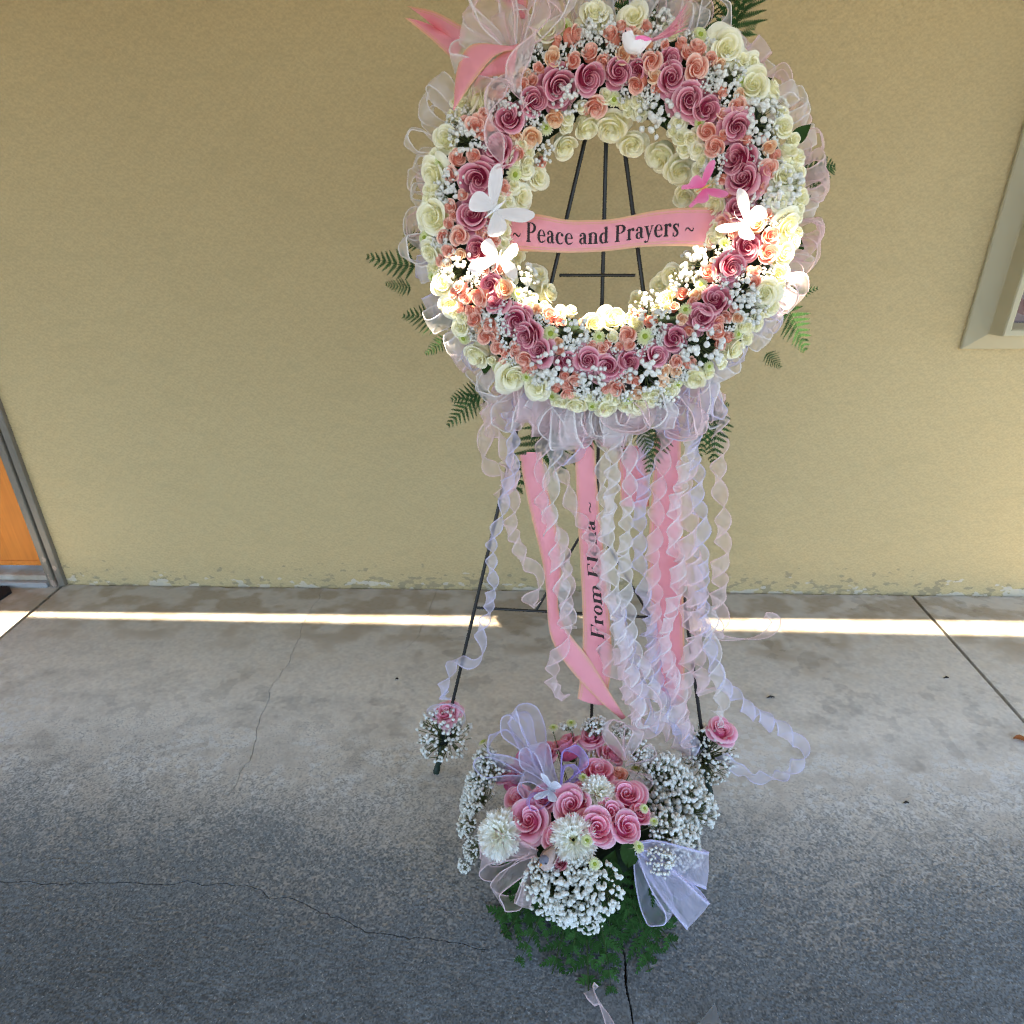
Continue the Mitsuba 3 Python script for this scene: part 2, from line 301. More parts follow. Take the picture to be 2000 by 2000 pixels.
WHITE = [(np.float64(-0.001),np.float64(0.174),np.float64(0.0285)),(np.float64(-0.051),np.float64(0.172),np.float64(0.0243)),(np.float64(-0.095),np.float64(0.143),np.float64(0.0249)),(np.float64(-0.148),np.float64(0.086),np.float64(0.019)),(np.float64(-0.179),np.float64(0.044),np.float64(0.0209)),(np.float64(0.042),np.float64(0.149),np.float64(0.0229)),(np.float64(0.1),np.float64(0.127),np.float64(0.0292)),(np.float64(0.139),np.float64(0.096),np.float64(0.025)),(np.float64(0.153),np.float64(0.052),np.float64(0.0211)),(np.float64(0.14),np.float64(-0.102),np.float64(0.0192)),(np.float64(0.121),np.float64(-0.117),np.float64(0.0217)),(np.float64(0.074),np.float64(-0.149),np.float64(0.0176)),(np.float64(0.018),np.float64(-0.194),np.float64(0.0278)),(np.float64(-0.021),np.float64(-0.202),np.float64(0.0256)),(np.float64(-0.123),np.float64(-0.14),np.float64(0.0258)),(np.float64(-0.146),np.float64(-0.103),np.float64(0.0194)),(np.float64(-0.071),np.float64(-0.177),np.float64(0.0151)),(np.float64(-0.132),np.float64(0.317),np.float64(0.0248)),(np.float64(-0.043),np.float64(0.345),np.float64(0.0226)),(np.float64(0.028),np.float64(0.335),np.float64(0.0206)),(np.float64(-0.265),np.float64(0.211),np.float64(0.0237)),(np.float64(-0.325),np.float64(0.145),np.float64(0.0252)),(np.float64(-0.351),np.float64(0.081),np.float64(0.0247)),(np.float64(-0.352),np.float64(0.003),np.float64(0.0312)),(np.float64(-0.363),np.float64(-0.062),np.float64(0.0212)),(np.float64(-0.334),np.float64(-0.127),np.float64(0.0235)),(np.float64(-0.323),np.float64(-0.167),np.float64(0.0216)),(np.float64(-0.267),np.float64(-0.268),np.float64(0.0287)),(np.float64(-0.191),np.float64(-0.312),np.float64(0.0308)),(np.float64(-0.136),np.float64(-0.333),np.float64(0.0241)),(np.float64(-0.05),np.float64(-0.368),np.float64(0.0221)),(np.float64(0.013),np.float64(-0.376),np.float64(0.022)),(np.float64(0.08),np.float64(-0.368),np.float64(0.0197)),(np.float64(0.14),np.float64(-0.335),np.float64(0.0194)),(np.float64(0.193),np.float64(-0.309),np.float64(0.0235)),(np.float64(0.267),np.float64(-0.247),np.float64(0.0231)),(np.float64(0.281),np.float64(-0.202),np.float64(0.0186)),(np.float64(0.313),np.float64(-0.139),np.float64(0.0223)),(np.float64(0.338),np.float64(-0.067),np.float64(0.0239)),(np.float64(0.341),np.float64(-0.017),np.float64(0.0217)),(np.float64(0.197),np.float64(0.282),np.float64(0.0262)),(np.float64(0.252),np.float64(0.221),np.float64(0.0282)),(np.float64(0.313),np.float64(0.153),np.float64(0.021)),(np.float64(0.325),np.float64(0.11),np.float64(0.0211)),(np.float64(0.323),np.float64(0.068),np.float64(0.0193)),(np.float64(0.318),np.float64(0.023),np.float64(0.0195)),(np.float64(0.096),np.float64(0.312),np.float64(0.0187)),(np.float64(-0.204),np.float64(0.264),np.float64(0.0213)),(np.float64(-0.302),np.float64(-0.213),np.float64(0.0174)),(np.float64(0.331),np.float64(-0.167),np.float64(0.0165)),(np.float64(-0.171),np.float64(-0.036),np.float64(0.015)),(np.float64(0.163),np.float64(-0.019),np.float64(0.0171))]
MUM = [(np.float64(-0.097),np.float64(0.326),np.float64(0.0142)),(np.float64(0.0),np.float64(0.21),np.float64(0.0137)),(np.float64(-0.129),np.float64(0.163),np.float64(0.014)),(np.float64(-0.191),np.float64(0.083),np.float64(0.0173)),(np.float64(0.149),np.float64(0.304),np.float64(0.0149)),(np.float64(0.229),np.float64(0.227),np.float64(0.0122)),(np.float64(-0.337),np.float64(0.105),np.float64(0.0143)),(np.float64(-0.374),np.float64(-0.035),np.float64(0.0159)),(np.float64(-0.229),np.float64(0.001),np.float64(0.0124)),(np.float64(-0.18),np.float64(-0.145),np.float64(0.0159)),(np.float64(-0.36),np.float64(-0.11),np.float64(0.0129)),(np.float64(-0.295),np.float64(-0.234),np.float64(0.0154)),(np.float64(-0.223),np.float64(-0.294),np.float64(0.0132)),(np.float64(-0.158),np.float64(-0.312),np.float64(0.0131)),(np.float64(-0.102),np.float64(-0.352),np.float64(0.0143)),(np.float64(-0.017),np.float64(-0.372),np.float64(0.0132)),(np.float64(-0.01),np.float64(-0.23),np.float64(0.0149)),(np.float64(0.084),np.float64(-0.227),np.float64(0.0178)),(np.float64(0.057),np.float64(-0.356),np.float64(0.0141)),(np.float64(0.218),np.float64(-0.285),np.float64(0.0116)),(np.float64(0.268),np.float64(-0.22),np.float64(0.0124)),(np.float64(0.158),np.float64(-0.322),np.float64(0.0118)),(np.float64(0.189),np.float64(-0.126),np.float64(0.0133)),(np.float64(0.228),np.float64(-0.049),np.float64(0.012)),(np.float64(0.163),np.float64(-0.174),np.float64(0.0145)),(np.float64(0.162),np.float64(0.163),np.float64(0.0116)),(np.float64(-0.11),np.float64(-0.224),np.float64(0.0181))]
BREATH = [(np.float64(-0.034),np.float64(0.32),np.float64(0.0282)),(np.float64(0.077),np.float64(0.321),np.float64(0.0261)),(np.float64(-0.087),np.float64(0.208),np.float64(0.0293)),(np.float64(0.089),np.float64(0.182),np.float64(0.0392)),(np.float64(0.206),np.float64(0.237),np.float64(0.0281)),(np.float64(0.271),np.float64(0.164),np.float64(0.036)),(np.float64(0.3),np.float64(0.191),np.float64(0.019)),(np.float64(0.325),np.float64(0.046),np.float64(0.0349)),(np.float64(0.196),np.float64(0.081),np.float64(0.0247)),(np.float64(-0.283),np.float64(0.141),np.float64(0.0329)),(np.float64(-0.19),np.float64(0.21),np.float64(0.0273)),(np.float64(-0.141),np.float64(0.125),np.float64(0.0245)),(np.float64(-0.315),np.float64(0.057),np.float64(0.0306)),(np.float64(-0.299),np.float64(-0.102),np.float64(0.0357)),(np.float64(-0.169),np.float64(-0.115),np.float64(0.0319)),(np.float64(-0.227),np.float64(-0.197),np.float64(0.0255)),(np.float64(-0.198),np.float64(-0.233),np.float64(0.0235)),(np.float64(-0.108),np.float64(-0.29),np.float64(0.0408)),(np.float64(-0.062),np.float64(-0.224),np.float64(0.034)),(np.float64(-0.016),np.float64(-0.319),np.float64(0.0322)),(np.float64(0.095),np.float64(-0.304),np.float64(0.0382)),(np.float64(0.198),np.float64(-0.249),np.float64(0.0416)),(np.float64(0.119),np.float64(-0.199),np.float64(0.0271)),(np.float64(0.085),np.float64(-0.164),np.float64(0.0299)),(np.float64(0.188),np.float64(-0.07),np.float64(0.041)),(np.float64(0.266),np.float64(-0.139),np.float64(0.0323)),(np.float64(0.288),np.float64(-0.168),np.float64(0.0326)),(np.float64(-0.023),np.float64(0.286),np.float64(0.017)),(np.float64(0.157),np.float64(-0.113),np.float64(0.0271)),(np.float64(0.28),np.float64(0.019),np.float64(0.0215)),(np.float64(0.049),np.float64(-0.339),np.float64(0.0215)),(np.float64(-0.129),np.float64(-0.311),np.float64(0.0217)),(np.float64(-0.305),np.float64(0.173),np.float64(0.02)),(np.float64(0.136),np.float64(-0.344),np.float64(0.0281)),(np.float64(-0.201),np.float64(-0.171),np.float64(0.0169))]
FERN = [(-0.412,-0.086,-0.504,-0.068),(-0.405,-0.044,-0.455,-0.006),(-0.425,-0.128,-0.477,-0.127),(-0.352,-0.203,-0.432,-0.182),(-0.347,-0.236,-0.393,-0.271),(-0.279,-0.359,-0.336,-0.421),(-0.255,-0.352,-0.33,-0.373),(0.369,0.095,0.45,0.117),(0.38,0.086,0.419,0.062),(0.378,-0.145,0.443,-0.124),(0.38,-0.166,0.455,-0.259),(0.35,-0.259,0.39,-0.292),(0.232,-0.37,0.301,-0.371),(0.249,-0.381,0.271,-0.522),(0.233,-0.381,0.241,-0.499),(0.034,0.359,0.035,0.45),(0.014,0.368,-0.005,0.46),(0.074,0.34,0.089,0.432),(0.17,0.337,0.146,0.429),(0.219,0.327,0.25,0.434),(0.246,0.335,0.267,0.358),(0.235,0.352,0.207,0.444),(-0.103,-0.412,-0.161,-0.561),(-0.115,-0.401,-0.09,-0.51),(-0.022,-0.422,-0.066,-0.509),(0.023,-0.42,0.069,-0.505),(0.136,-0.418,0.123,-0.539),(0.091,-0.419,0.115,-0.503),(-0.306,-0.214,-0.35,-0.192),(-0.335,-0.192,-0.368,-0.198)]
STREAMER = [[(-0.075,-0.852,1.038),(-0.065,-0.879,0.904),(-0.085,-0.895,0.825),(-0.112,-0.916,0.722),(-0.113,-0.937,0.617),(-0.129,-0.95,0.551),(-0.142,-0.964,0.479),(-0.168,-0.974,0.432),(-0.214,-0.976,0.42),(-0.231,-0.981,0.394),(-0.236,-0.995,0.326)],[(-0.131,-0.851,1.044),(-0.128,-0.869,0.953),(-0.115,-0.881,0.895),(-0.09,-0.884,0.88),(-0.094,-0.896,0.821)],[(-0.081,-0.875,0.923),(-0.065,-0.899,0.806),(-0.06,-0.913,0.734),(-0.025,-0.924,0.681),(-0.005,-0.932,0.639),(-0.021,-0.941,0.596),(-0.002,-0.946,0.569)],[(-0.008,-0.852,1.038),(0.004,-0.879,0.905),(0.014,-0.899,0.806),(0.045,-0.909,0.755),(0.066,-0.925,0.677),(0.068,-0.947,0.564),(0.056,-0.966,0.469),(0.037,-0.977,0.413),(0.072,-0.995,0.325)],[(0.05,-0.855,1.027),(0.062,-0.884,0.881),(0.079,-0.903,0.786),(0.082,-0.93,0.652),(0.086,-0.951,0.543),(0.056,-0.974,0.428)],[(0.054,-0.866,0.97),(0.074,-0.895,0.826),(0.11,-0.909,0.755),(0.148,-0.93,0.652),(0.181,-0.947,0.566),(0.228,-0.968,0.461),(0.289,-0.985,0.376)],[(0.131,-0.857,1.016),(0.136,-0.889,0.857),(0.139,-0.909,0.756),(0.15,-0.94,0.598),(0.191,-0.968,0.46),(0.21,-0.987,0.364),(0.241,-1.005,0.276)],[(0.164,-0.857,1.016),(0.162,-0.895,0.827),(0.161,-0.917,0.715),(0.18,-0.94,0.599),(0.199,-0.957,0.517),(0.244,-0.988,0.361),(0.261,-1.008,0.262)],[(0.189,-0.857,1.016),(0.205,-0.889,0.857),(0.201,-0.919,0.705),(0.211,-0.94,0.599),(0.231,-0.962,0.489),(0.272,-0.979,0.405),(0.312,-1.005,0.277)],[(0.226,-0.857,1.016),(0.236,-0.898,0.808),(0.236,-0.919,0.705),(0.257,-0.94,0.6),(0.284,-0.968,0.462),(0.314,-0.996,0.319),(0.366,-1.013,0.235)],[(0.278,-0.854,1.028),(0.277,-0.884,0.882),(0.269,-0.909,0.757),(0.275,-0.935,0.627),(0.286,-0.956,0.518),(0.243,-0.985,0.375)],[(0.311,-0.853,1.033),(0.328,-0.879,0.906),(0.31,-0.898,0.808),(0.328,-0.924,0.68),(0.319,-0.945,0.573),(0.31,-0.968,0.462),(0.347,-0.985,0.377),(0.338,-1.004,0.278)],[(0.343,-0.852,1.039),(0.361,-0.888,0.858),(0.379,-0.913,0.733),(0.388,-0.94,0.601),(0.412,-0.962,0.492),(0.437,-0.976,0.421),(0.486,-0.99,0.352),(0.554,-1.001,0.297),(0.622,-1.009,0.254),(0.667,-1.019,0.206),(0.656,-1.029,0.154),(0.597,-1.036,0.121),(0.53,-1.033,0.136),(0.467,-1.023,0.186)],[(0.397,-0.846,1.072),(0.409,-0.869,0.955),(0.423,-0.898,0.809),(0.436,-0.918,0.708),(0.432,-0.934,0.629),(0.442,-0.946,0.57),(0.437,-0.961,0.493)],[(0.405,-0.956,0.522),(0.454,-0.964,0.482),(0.516,-0.964,0.48),(0.572,-0.96,0.498),(0.584,-0.956,0.52),(0.556,-0.953,0.536)],[(0.336,-0.875,0.925),(0.347,-0.908,0.758),(0.37,-0.929,0.655),(0.381,-0.946,0.569),(0.397,-0.978,0.408),(0.422,-0.99,0.351)],[(0.275,-0.963,0.486),(0.31,-0.985,0.377),(0.343,-1.002,0.292),(0.381,-1.019,0.206),(0.417,-1.027,0.163)],[(0.41,-0.944,0.581),(0.422,-0.962,0.488),(0.443,-0.979,0.407),(0.46,-0.99,0.352),(0.45,-1.001,0.295)],[(0.036,-0.864,0.982),(0.026,-0.89,0.852),(0.033,-0.914,0.73),(0.06,-0.94,0.602),(0.074,-0.958,0.51)],[(-0.109,-0.848,1.061),(-0.104,-0.864,0.981),(-0.063,-0.875,0.923),(-0.082,-0.89,0.852)],[(0.087,-0.857,1.016),(0.115,-0.887,0.865),(0.106,-0.914,0.73),(0.135,-0.945,0.577)],[(0.19,-0.944,0.578),(0.219,-0.963,0.485),(0.256,-0.985,0.376),(0.275,-1.002,0.291),(0.301,-1.012,0.241)],[(0.219,-0.963,0.485),(0.269,-0.988,0.362),(0.31,-0.997,0.317),(0.285,-1.01,0.248),(0.242,-1.005,0.276),(0.274,-0.997,0.317)],[(0.162,-0.96,0.498),(0.191,-0.982,0.388),(0.245,-0.996,0.319),(0.327,-1.013,0.234),(0.397,-1.028,0.162)],[(0.3,-0.96,0.5),(0.331,-0.982,0.391),(0.363,-1.004,0.279),(0.388,-1.019,0.206)],[(0.195,-0.966,0.471),(0.219,-0.982,0.389),(0.235,-0.996,0.319),(0.278,-1.013,0.236)],[(0.335,-0.913,0.733),(0.357,-0.944,0.58),(0.372,-0.971,0.447),(0.361,-0.996,0.321),(0.392,-1.013,0.236)]]
BANNER = [[(-0.23,0.009),(-0.185,0.009),(-0.141,0.007),(-0.077,-0.004),(-0.039,-0.004),(0.0,-0.003),(0.044,0.004),(0.086,0.012),(0.144,0.017),(0.206,0.019)],[(-0.23,-0.055),(-0.184,-0.06),(-0.14,-0.063),(-0.087,-0.065),(-0.037,-0.064),(0.008,-0.061),(0.062,-0.055),(0.111,-0.053),(0.16,-0.053),(0.208,-0.056)]]
SASH_LEFT = [[(-0.049,-0.847,0.938),(-0.034,-0.864,0.854),(-0.008,-0.887,0.742),(0.012,-0.904,0.653),(0.021,-0.923,0.56),(0.034,-0.941,0.472),(0.074,-0.955,0.402),(0.133,-0.969,0.332),(0.217,-0.984,0.255)],[(0.005,-0.847,0.938),(0.023,-0.867,0.842),(0.049,-0.892,0.717),(0.055,-0.907,0.64),(0.048,-0.922,0.567),(0.067,-0.934,0.504),(0.117,-0.948,0.436),(0.166,-0.963,0.361),(0.227,-0.982,0.264)]]
SASH_MID = [[(0.08,-0.838,0.985),(0.085,-0.859,0.879),(0.095,-0.886,0.743),(0.106,-0.915,0.601),(0.112,-0.944,0.453),(0.102,-0.975,0.302)],[(0.125,-0.838,0.985),(0.134,-0.859,0.879),(0.151,-0.886,0.744),(0.168,-0.915,0.602),(0.184,-0.944,0.454),(0.174,-0.979,0.281)]]
SASH_RIGHT = [[(0.265,-0.838,0.985),(0.266,-0.859,0.88),(0.263,-0.886,0.745),(0.27,-0.914,0.604),(0.293,-0.944,0.456),(0.305,-0.97,0.327)],[(0.323,-0.838,0.986),(0.332,-0.859,0.88),(0.343,-0.886,0.745),(0.355,-0.914,0.605),(0.367,-0.944,0.457),(0.374,-0.975,0.302)]]
SASH_BACK = [[(0.183,-0.847,0.938),(0.19,-0.862,0.867),(0.198,-0.876,0.794)],[(0.25,-0.847,0.939),(0.259,-0.862,0.867),(0.266,-0.876,0.794)]]
B_ROSE = [(0.015,-1.223,0.229,0.031),(0.163,-1.267,0.245,0.03),(0.101,-1.216,0.248,0.028),(0.041,-1.313,0.222,0.025),(0.187,-1.068,0.207,0.031),(0.02,-1.063,0.206,0.031),(0.231,-1.258,0.229,0.025),(0.074,-1.049,0.221,0.039),(-0.068,-1.105,0.168,0.036),(-0.045,-1.19,0.187,0.029),(-0.016,-1.268,0.211,0.037),(0.078,-1.254,0.245,0.042),(0.145,-1.143,0.228,0.039),(0.204,-1.221,0.239,0.041),(0.13,-1.304,0.238,0.04),(0.195,-1.297,0.232,0.035),(0.138,-1.039,0.237,0.026),(-0.033,-1.072,0.199,0.026)]
B_PEACH = [(0.198,-1.132,0.212,0.025),(0.049,-1.358,0.197,0.022)]
B_CARN = [(-0.096,-1.172,0.111,0.048),(0.149,-1.086,0.186,0.044),(0.139,-1.221,0.249,0.036),(0.079,-1.325,0.226,0.042),(-0.005,-1.106,0.164,0.041)]
B_MUM = [(-0.124,-1.071,0.215,0.014),(0.051,-1.067,0.2,0.013),(0.041,-1.036,0.238,0.013),(0.087,-1.029,0.247,0.014),(-0.059,-1.231,0.182,0.012),(-0.081,-1.236,0.159,0.012),(0.101,-1.19,0.244,0.012),(0.103,-1.332,0.225,0.013),(0.133,-1.084,0.185,0.014),(0.248,-1.082,0.202,0.017),(0.244,-1.109,0.174,0.013),(0.208,-1.334,0.212,0.013),(0.23,-1.253,0.23,0.011),(0.257,-1.279,0.213,0.01),(0.119,-1.365,0.205,0.013),(0.024,-1.095,0.171,0.013)]
B_BREATH = [(-0.114,-1.097,0.184,0.038),(-0.15,-1.142,0.146,0.038),(-0.117,-1.219,0.079,0.032),(-0.098,-1.267,0.126,0.031),(0.293,-1.135,0.159,0.043),(0.339,-1.114,0.192,0.038),(0.295,-1.265,0.191,0.039),(0.308,-1.308,0.163,0.032),(0.394,-1.166,0.158,0.042),(0.286,-1.096,0.196,0.035),(0.11,-1.426,0.122,0.028),(0.041,-1.408,0.133,0.03),(0.316,-1.099,0.201,0.048),(0.362,-1.137,0.175,0.047),(0.321,-1.158,0.143,0.052),(0.348,-1.193,0.123,0.044),(0.327,-1.266,0.159,0.042),(0.357,-1.255,0.11,0.03),(0.024,-1.386,0.158,0.046),(0.078,-1.402,0.16,0.048),(0.131,-1.397,0.172,0.043),(0.067,-1.416,0.13,0.032),(0.1,-1.374,0.195,0.032),(-0.145,-1.117,0.17,0.036),(-0.134,-1.083,0.204,0.028),(-0.162,-1.161,0.131,0.03),(-0.172,-1.197,0.103,0.027),(-0.157,-1.239,0.068,0.025),(-0.173,-1.268,0.051,0.017),(0.149,-1.023,0.26,0.031),(0.213,-1.032,0.258,0.023),(0.078,-1.02,0.26,0.018),(0.256,-1.065,0.224,0.033),(0.268,-1.334,0.18,0.029),(0.013,-1.364,0.176,0.026)]
BOW_FACE = [[(-0.178,0.289,0.13),(-0.228,0.29,0.13),(-0.274,0.289,0.13),(-0.293,0.259,0.13),(-0.299,0.221,0.13),(-0.302,0.185,0.13)],[(-0.179,0.272,0.15),(-0.202,0.271,0.15),(-0.226,0.261,0.15),(-0.244,0.243,0.15),(-0.265,0.216,0.15),(-0.297,0.178,0.15)]]
BOW_INSIDE = [[(-0.18,0.283,0.125),(-0.205,0.279,0.125),(-0.231,0.266,0.125),(-0.25,0.247,0.125),(-0.262,0.223,0.125)],[(-0.19,0.246,0.105),(-0.212,0.247,0.105),(-0.24,0.243,0.105),(-0.255,0.236,0.105),(-0.264,0.229,0.105)]]
BOW_TOP = [[(-0.239,0.386,0.09),(-0.205,0.366,0.09),(-0.184,0.343,0.09)],[(-0.165,0.379,0.1),(-0.166,0.359,0.1),(-0.166,0.335,0.1)]]
BOW_TAIL = [(-0.406,0.388),(-0.35,0.368),(-0.288,0.348),(-0.316,0.295),(-0.361,0.329),(-0.407,0.361),(-0.362,0.36)]
BOW_TRAIL = [[(-0.149,0.295,0.155),(-0.167,0.267,0.155),(-0.182,0.239,0.155),(-0.176,0.211,0.155),(-0.157,0.181,0.155)],[(-0.188,0.227,0.15),(-0.214,0.209,0.15),(-0.228,0.176,0.15),(-0.224,0.138,0.15),(-0.208,0.103,0.15),(-0.2,0.081,0.15)],[(-0.191,0.237,0.12),(-0.23,0.233,0.12),(-0.269,0.228,0.12)]]
BOW_LOOP = [(-0.193,0.275,-0.289,0.331),(-0.193,0.279,-0.265,0.355),(-0.193,0.283,-0.241,0.378),(-0.193,0.279,-0.208,0.357),(-0.188,0.283,-0.179,0.348),(-0.183,0.283,-0.147,0.371),(-0.188,0.271,-0.309,0.282),(-0.183,0.291,-0.119,0.358),(-0.174,0.295,-0.091,0.365)]

# ------------------------------------------------------------------ the setting
structure('ground')
scene['ground'] = mikit.ply((np.array([[-150, -200, -0.03], [150, -200, -0.03], [150, 20, -0.03], [-150, 20, -0.03]]), np.array([[0, 1, 2, 3]])), 'asphalt_mat')


def wiggle(a, b, n, amp, seed):
    r = np.random.default_rng(seed)
    t = np.linspace(0, 1, n)[:, None]
    p = np.asarray(a) * (1 - t) + np.asarray(b) * t
    d = unit(np.asarray(b, float) - np.asarray(a, float))
    w = np.convolve(r.normal(0, amp, n + 4), np.ones(3) / 1.7, 'same')[2:-2]
    w[[0, -1]] = 0
    return p + w[:, None] * np.array([-d[1], d[0]])


def crack(points, width, amp, seed):
    pts = [wiggle(a, b, max(4, int(np.hypot(*np.subtract(b, a)) / 0.012)), amp, seed + i) for i, (a, b) in enumerate(zip(points[:-1], points[1:]))]
    line = LineString(np.vstack(pts))
    r = np.random.default_rng(seed)
    return union_all([line.interpolate(d).buffer(width * r.uniform(0.5, 1.2), 4) for d in np.arange(0, line.length, width * 1.6)] + [line.buffer(width * 0.4)])


structure('walkway')
edge_y = lambda x0, x1, s: wiggle((x1, -0.007), (x0, -0.007), int((x1 - x0) / 0.012), 0.0024, s) - [0, 0.001]  # noqa: E731
cracks = [crack([(-0.885, 0.01), (-0.896, -0.217), (-0.872, -0.468), (-0.888, -0.616), (-0.865, -0.77), (-0.834, -0.922), (-0.852, -1.049)], 0.0013, 0.0035, 3),
          crack([(-1.999, -1.33), (-1.294, -1.31), (-1.167, -1.311), (-0.855, -1.298), (-0.7, -1.299), (-0.639, -1.321), (-0.559, -1.333), (-0.468, -1.37), (-0.394, -1.392), (-0.1, -1.43)], 0.0013, 0.003, 9),
          crack([(0.186, -1.34), (0.189, -1.414), (0.19, -1.467), (0.192, -1.525), (0.193, -1.7), (0.194, -3.7)], 0.0036, 0.0012, 15),
          crack([(-0.42, 0.01), (-0.44, -0.32), (-0.48, -0.40)], 0.0008, 0.003, 30)]
for x0, x1, s in ((-7.0, -2.007, 1), (-1.993, 1.4835, 2), (1.4965, 7.0, 3)):
    poly = Polygon(np.vstack([edge_y(x0, x1, s), [[x0, -3.6], [x1, -3.6]]])).difference(union_all(cracks))
    slabs = [trimesh.creation.extrude_polygon(g, 0.05, engine='earcut') for g in getattr(poly, 'geoms', [poly]) if g.area > 1e-4]
    m = trimesh.util.concatenate(slabs)
    m.apply_translation([0, 0, -0.05])
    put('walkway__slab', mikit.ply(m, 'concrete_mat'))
put('walkway__joint_bed', mikit.ply(bevel_box((-7, -3.62, -0.045), (7, 0.0, -0.016)), 'dirt_mat'))

wall = thing('stucco_wall', 'khaki textured stucco wall of the building behind the wreath', 'wall')
outline = sbox(-7, -0.05, 7, 3.4).difference(sbox(-2.93, -0.06, -2.02, 2.12))
m = trimesh.creation.extrude_polygon(outline, 0.22, engine='earcut')
m.apply_transform(np.array([[1, 0, 0, 0], [0, 0, -1, 0.22], [0, 1, 0, 0], [0, 0, 0, 1.0]]))
put(wall + '__wall_face', mikit.ply(m, 'stucco_mat'))

door = thing('entrance_door', 'orange-brown wooden door in a dark metal frame at the left edge', 'door')
put(door + '__leaf', mikit.ply(bevel_box((-2.90, 0.035, 0.068), (-2.045, 0.08, 2.08), 0.002), 'wood_mat'))
put(door + '__leaf__kick_rail', mikit.ply(bevel_box((-2.90, 0.030, 0.072), (-2.06, 0.0349, 0.094), 0.002), 'wood_mat'))
jamb = Mesh()
for xa, xb, y in ((-2.012, -1.983, -0.020), (-2.036, -2.0165, -0.028), (-2.056, -2.0405, -0.016)):
    jamb.shape(bevel_box((xa, y, 0.0), (xb, 0.034, 2.12), 0.003))
jamb.shape(bevel_box((-2.050, -0.008, 0.0), (-1.99, 0.033, 2.119), 0.001))
put(door + '__jamb', jamb.ply('frame_mat', 30, False))
put(door + '__jamb', mikit.ply(bevel_box((-2.965, -0.02, 0.0), (-2.895, 0.033, 2.12)), 'frame_mat'))
put(door + '__lintel', mikit.ply(bevel_box((-2.895, -0.021, 2.075), (-2.057, 0.033, 2.14)), 'frame_mat'))
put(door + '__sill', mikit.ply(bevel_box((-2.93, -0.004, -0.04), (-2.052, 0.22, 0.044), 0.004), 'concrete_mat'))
put(door + '__threshold', mikit.ply(bevel_box((-2.93, -0.030, -0.04), (-2.052, -0.0045, 0.022), 0.004), 'steel_mat'), label='thin grey metal threshold strip under the door')

# window surround: a moulded frame swept round a rectangle with mitred corners
win = thing('display_window', 'window with a deep olive moulded surround at the right edge', 'window')
prof = [(0.0, 0.001), (0.0, 0.012), (0.004, 0.016), (0.052, 0.040), (0.056, 0.044), (0.060, 0.104), (0.063, 0.108), (0.078, 0.108), (0.082, 0.104), (0.088, 0.026)]
wx0, wz0, wx1, wz1 = 1.402, 0.982, 2.50, 2.2


def sweep(side):
    v = []
    for end in (0, 1):
        for a, o in prof:
            L, R_, B, Tp = wx0 + a, wx1 - a, wz0 + a, wz1 - a
            x, z = {'left': ((L, B), (L, Tp)), 'right': ((R_, Tp), (R_, B)), 'bottom': ((R_, B), (L, B)), 'top': ((L, Tp), (R_, Tp))}[side][end]
            v.append((x, -o, z))
    return np.array(v), grid_faces(2, len(prof))


for side in ('left', 'bottom', 'right', 'top'):
    put(win + '__moulding', mikit.ply(sweep(side), 'moulding_mat'))
put(win + '__glass', mikit.ply((np.array([[wx0 + .086, -.03, wz0 + .086], [wx1 - .086, -.03, wz0 + .086], [wx1 - .086, -.03, wz1 - .086], [wx0 + .086, -.03, wz1 - .086]]), np.array([[0, 1, 2, 3]])), 'glass_mat'))


def poster_colour(p, n, uv):
    d = dr.sqrt(dr.square(p.x - 1.62) + dr.square(p.z - 1.28))
    band = dr.select((d > 0.155) & (d < 0.195), 1.0, 0.0)
    return mix(mi.Color3f(0.13, 0.085, 0.085), mi.Color3f(0.09, 0.015, 0.015), band)


plain('poster_mat', mikit.proc(poster_colour), 0.6, 0.3)
put(win + '__backing', mikit.ply(bevel_box((wx0 + .08, -.02, wz0 + .08), (wx1 - .08, -.002, wz1 - .08), 0.001), 'poster_mat'), label='mauve backing with a dark red curved print')

# the roof over the walkway: an eave, a narrow gap that lets a blade of sun through, and an added unseen canopy cut to shape the light
RISE = 2.4
gap = lambda x: 0.012 + 0.0080 * (x + 2.0)  # noqa: E731


def roof(poly, z0, z1):
    m = trimesh.creation.extrude_polygon(poly, z1 - z0, engine='earcut')
    m.apply_translation([0, 0, z0])
    return m


eave = thing('roof_eave', 'overhanging eave above the stucco wall, out of view', 'roof')
put(eave + '__soffit', mikit.ply(roof(Polygon([(-7.13, 0), (-7.13, -1.4145 + gap(-7) * 0 + 0.011), (-2.126, -1.4145 + gap(-2)), (1.67, -1.4145 + gap(1.8)), (7, -1.4145 + 0.05), (7, 0)]), RISE, RISE + 0.14), 'soffit_mat'))
canopy = thing('added_canopy', 'added flat canopy out of view in front of the wall, its outline shaped for the light', 'canopy')
put(canopy + '__deck', mikit.ply(roof(Polygon([(-2.126, -1.4145 - gap(-2)), (1.67, -1.4145 - gap(1.8)), (1.85, -1.4145 - 0.0385), (1.85, -4.6), (-7.1, -4.6), (-7.1, -1.44), (-2.75, -1.44), (-2.75, -1.80), (-2.126, -1.80)]), RISE - 0.05, RISE), 'soffit_mat'))
for x in (-6.6, -2.3, 1.75):
    put(canopy + '__post', mikit.ply(bevel_box((x - 0.05, -4.55, -0.03), (x + 0.05, -4.45, RISE - 0.05)), 'steel_mat'))

mat = thing('door_mat', 'corner of a black rubber mat in front of the door', 'mat')
put(mat + '__pad', mikit.ply(trimesh.creation.extrude_polygon(Polygon([(-2.9, -0.07), (-2.21, -0.05), (-2.185, -0.075), (-2.20, -0.19), (-2.9, -0.55)]).buffer(0.01), 0.012, engine='earcut'), 'rubber_mat'))

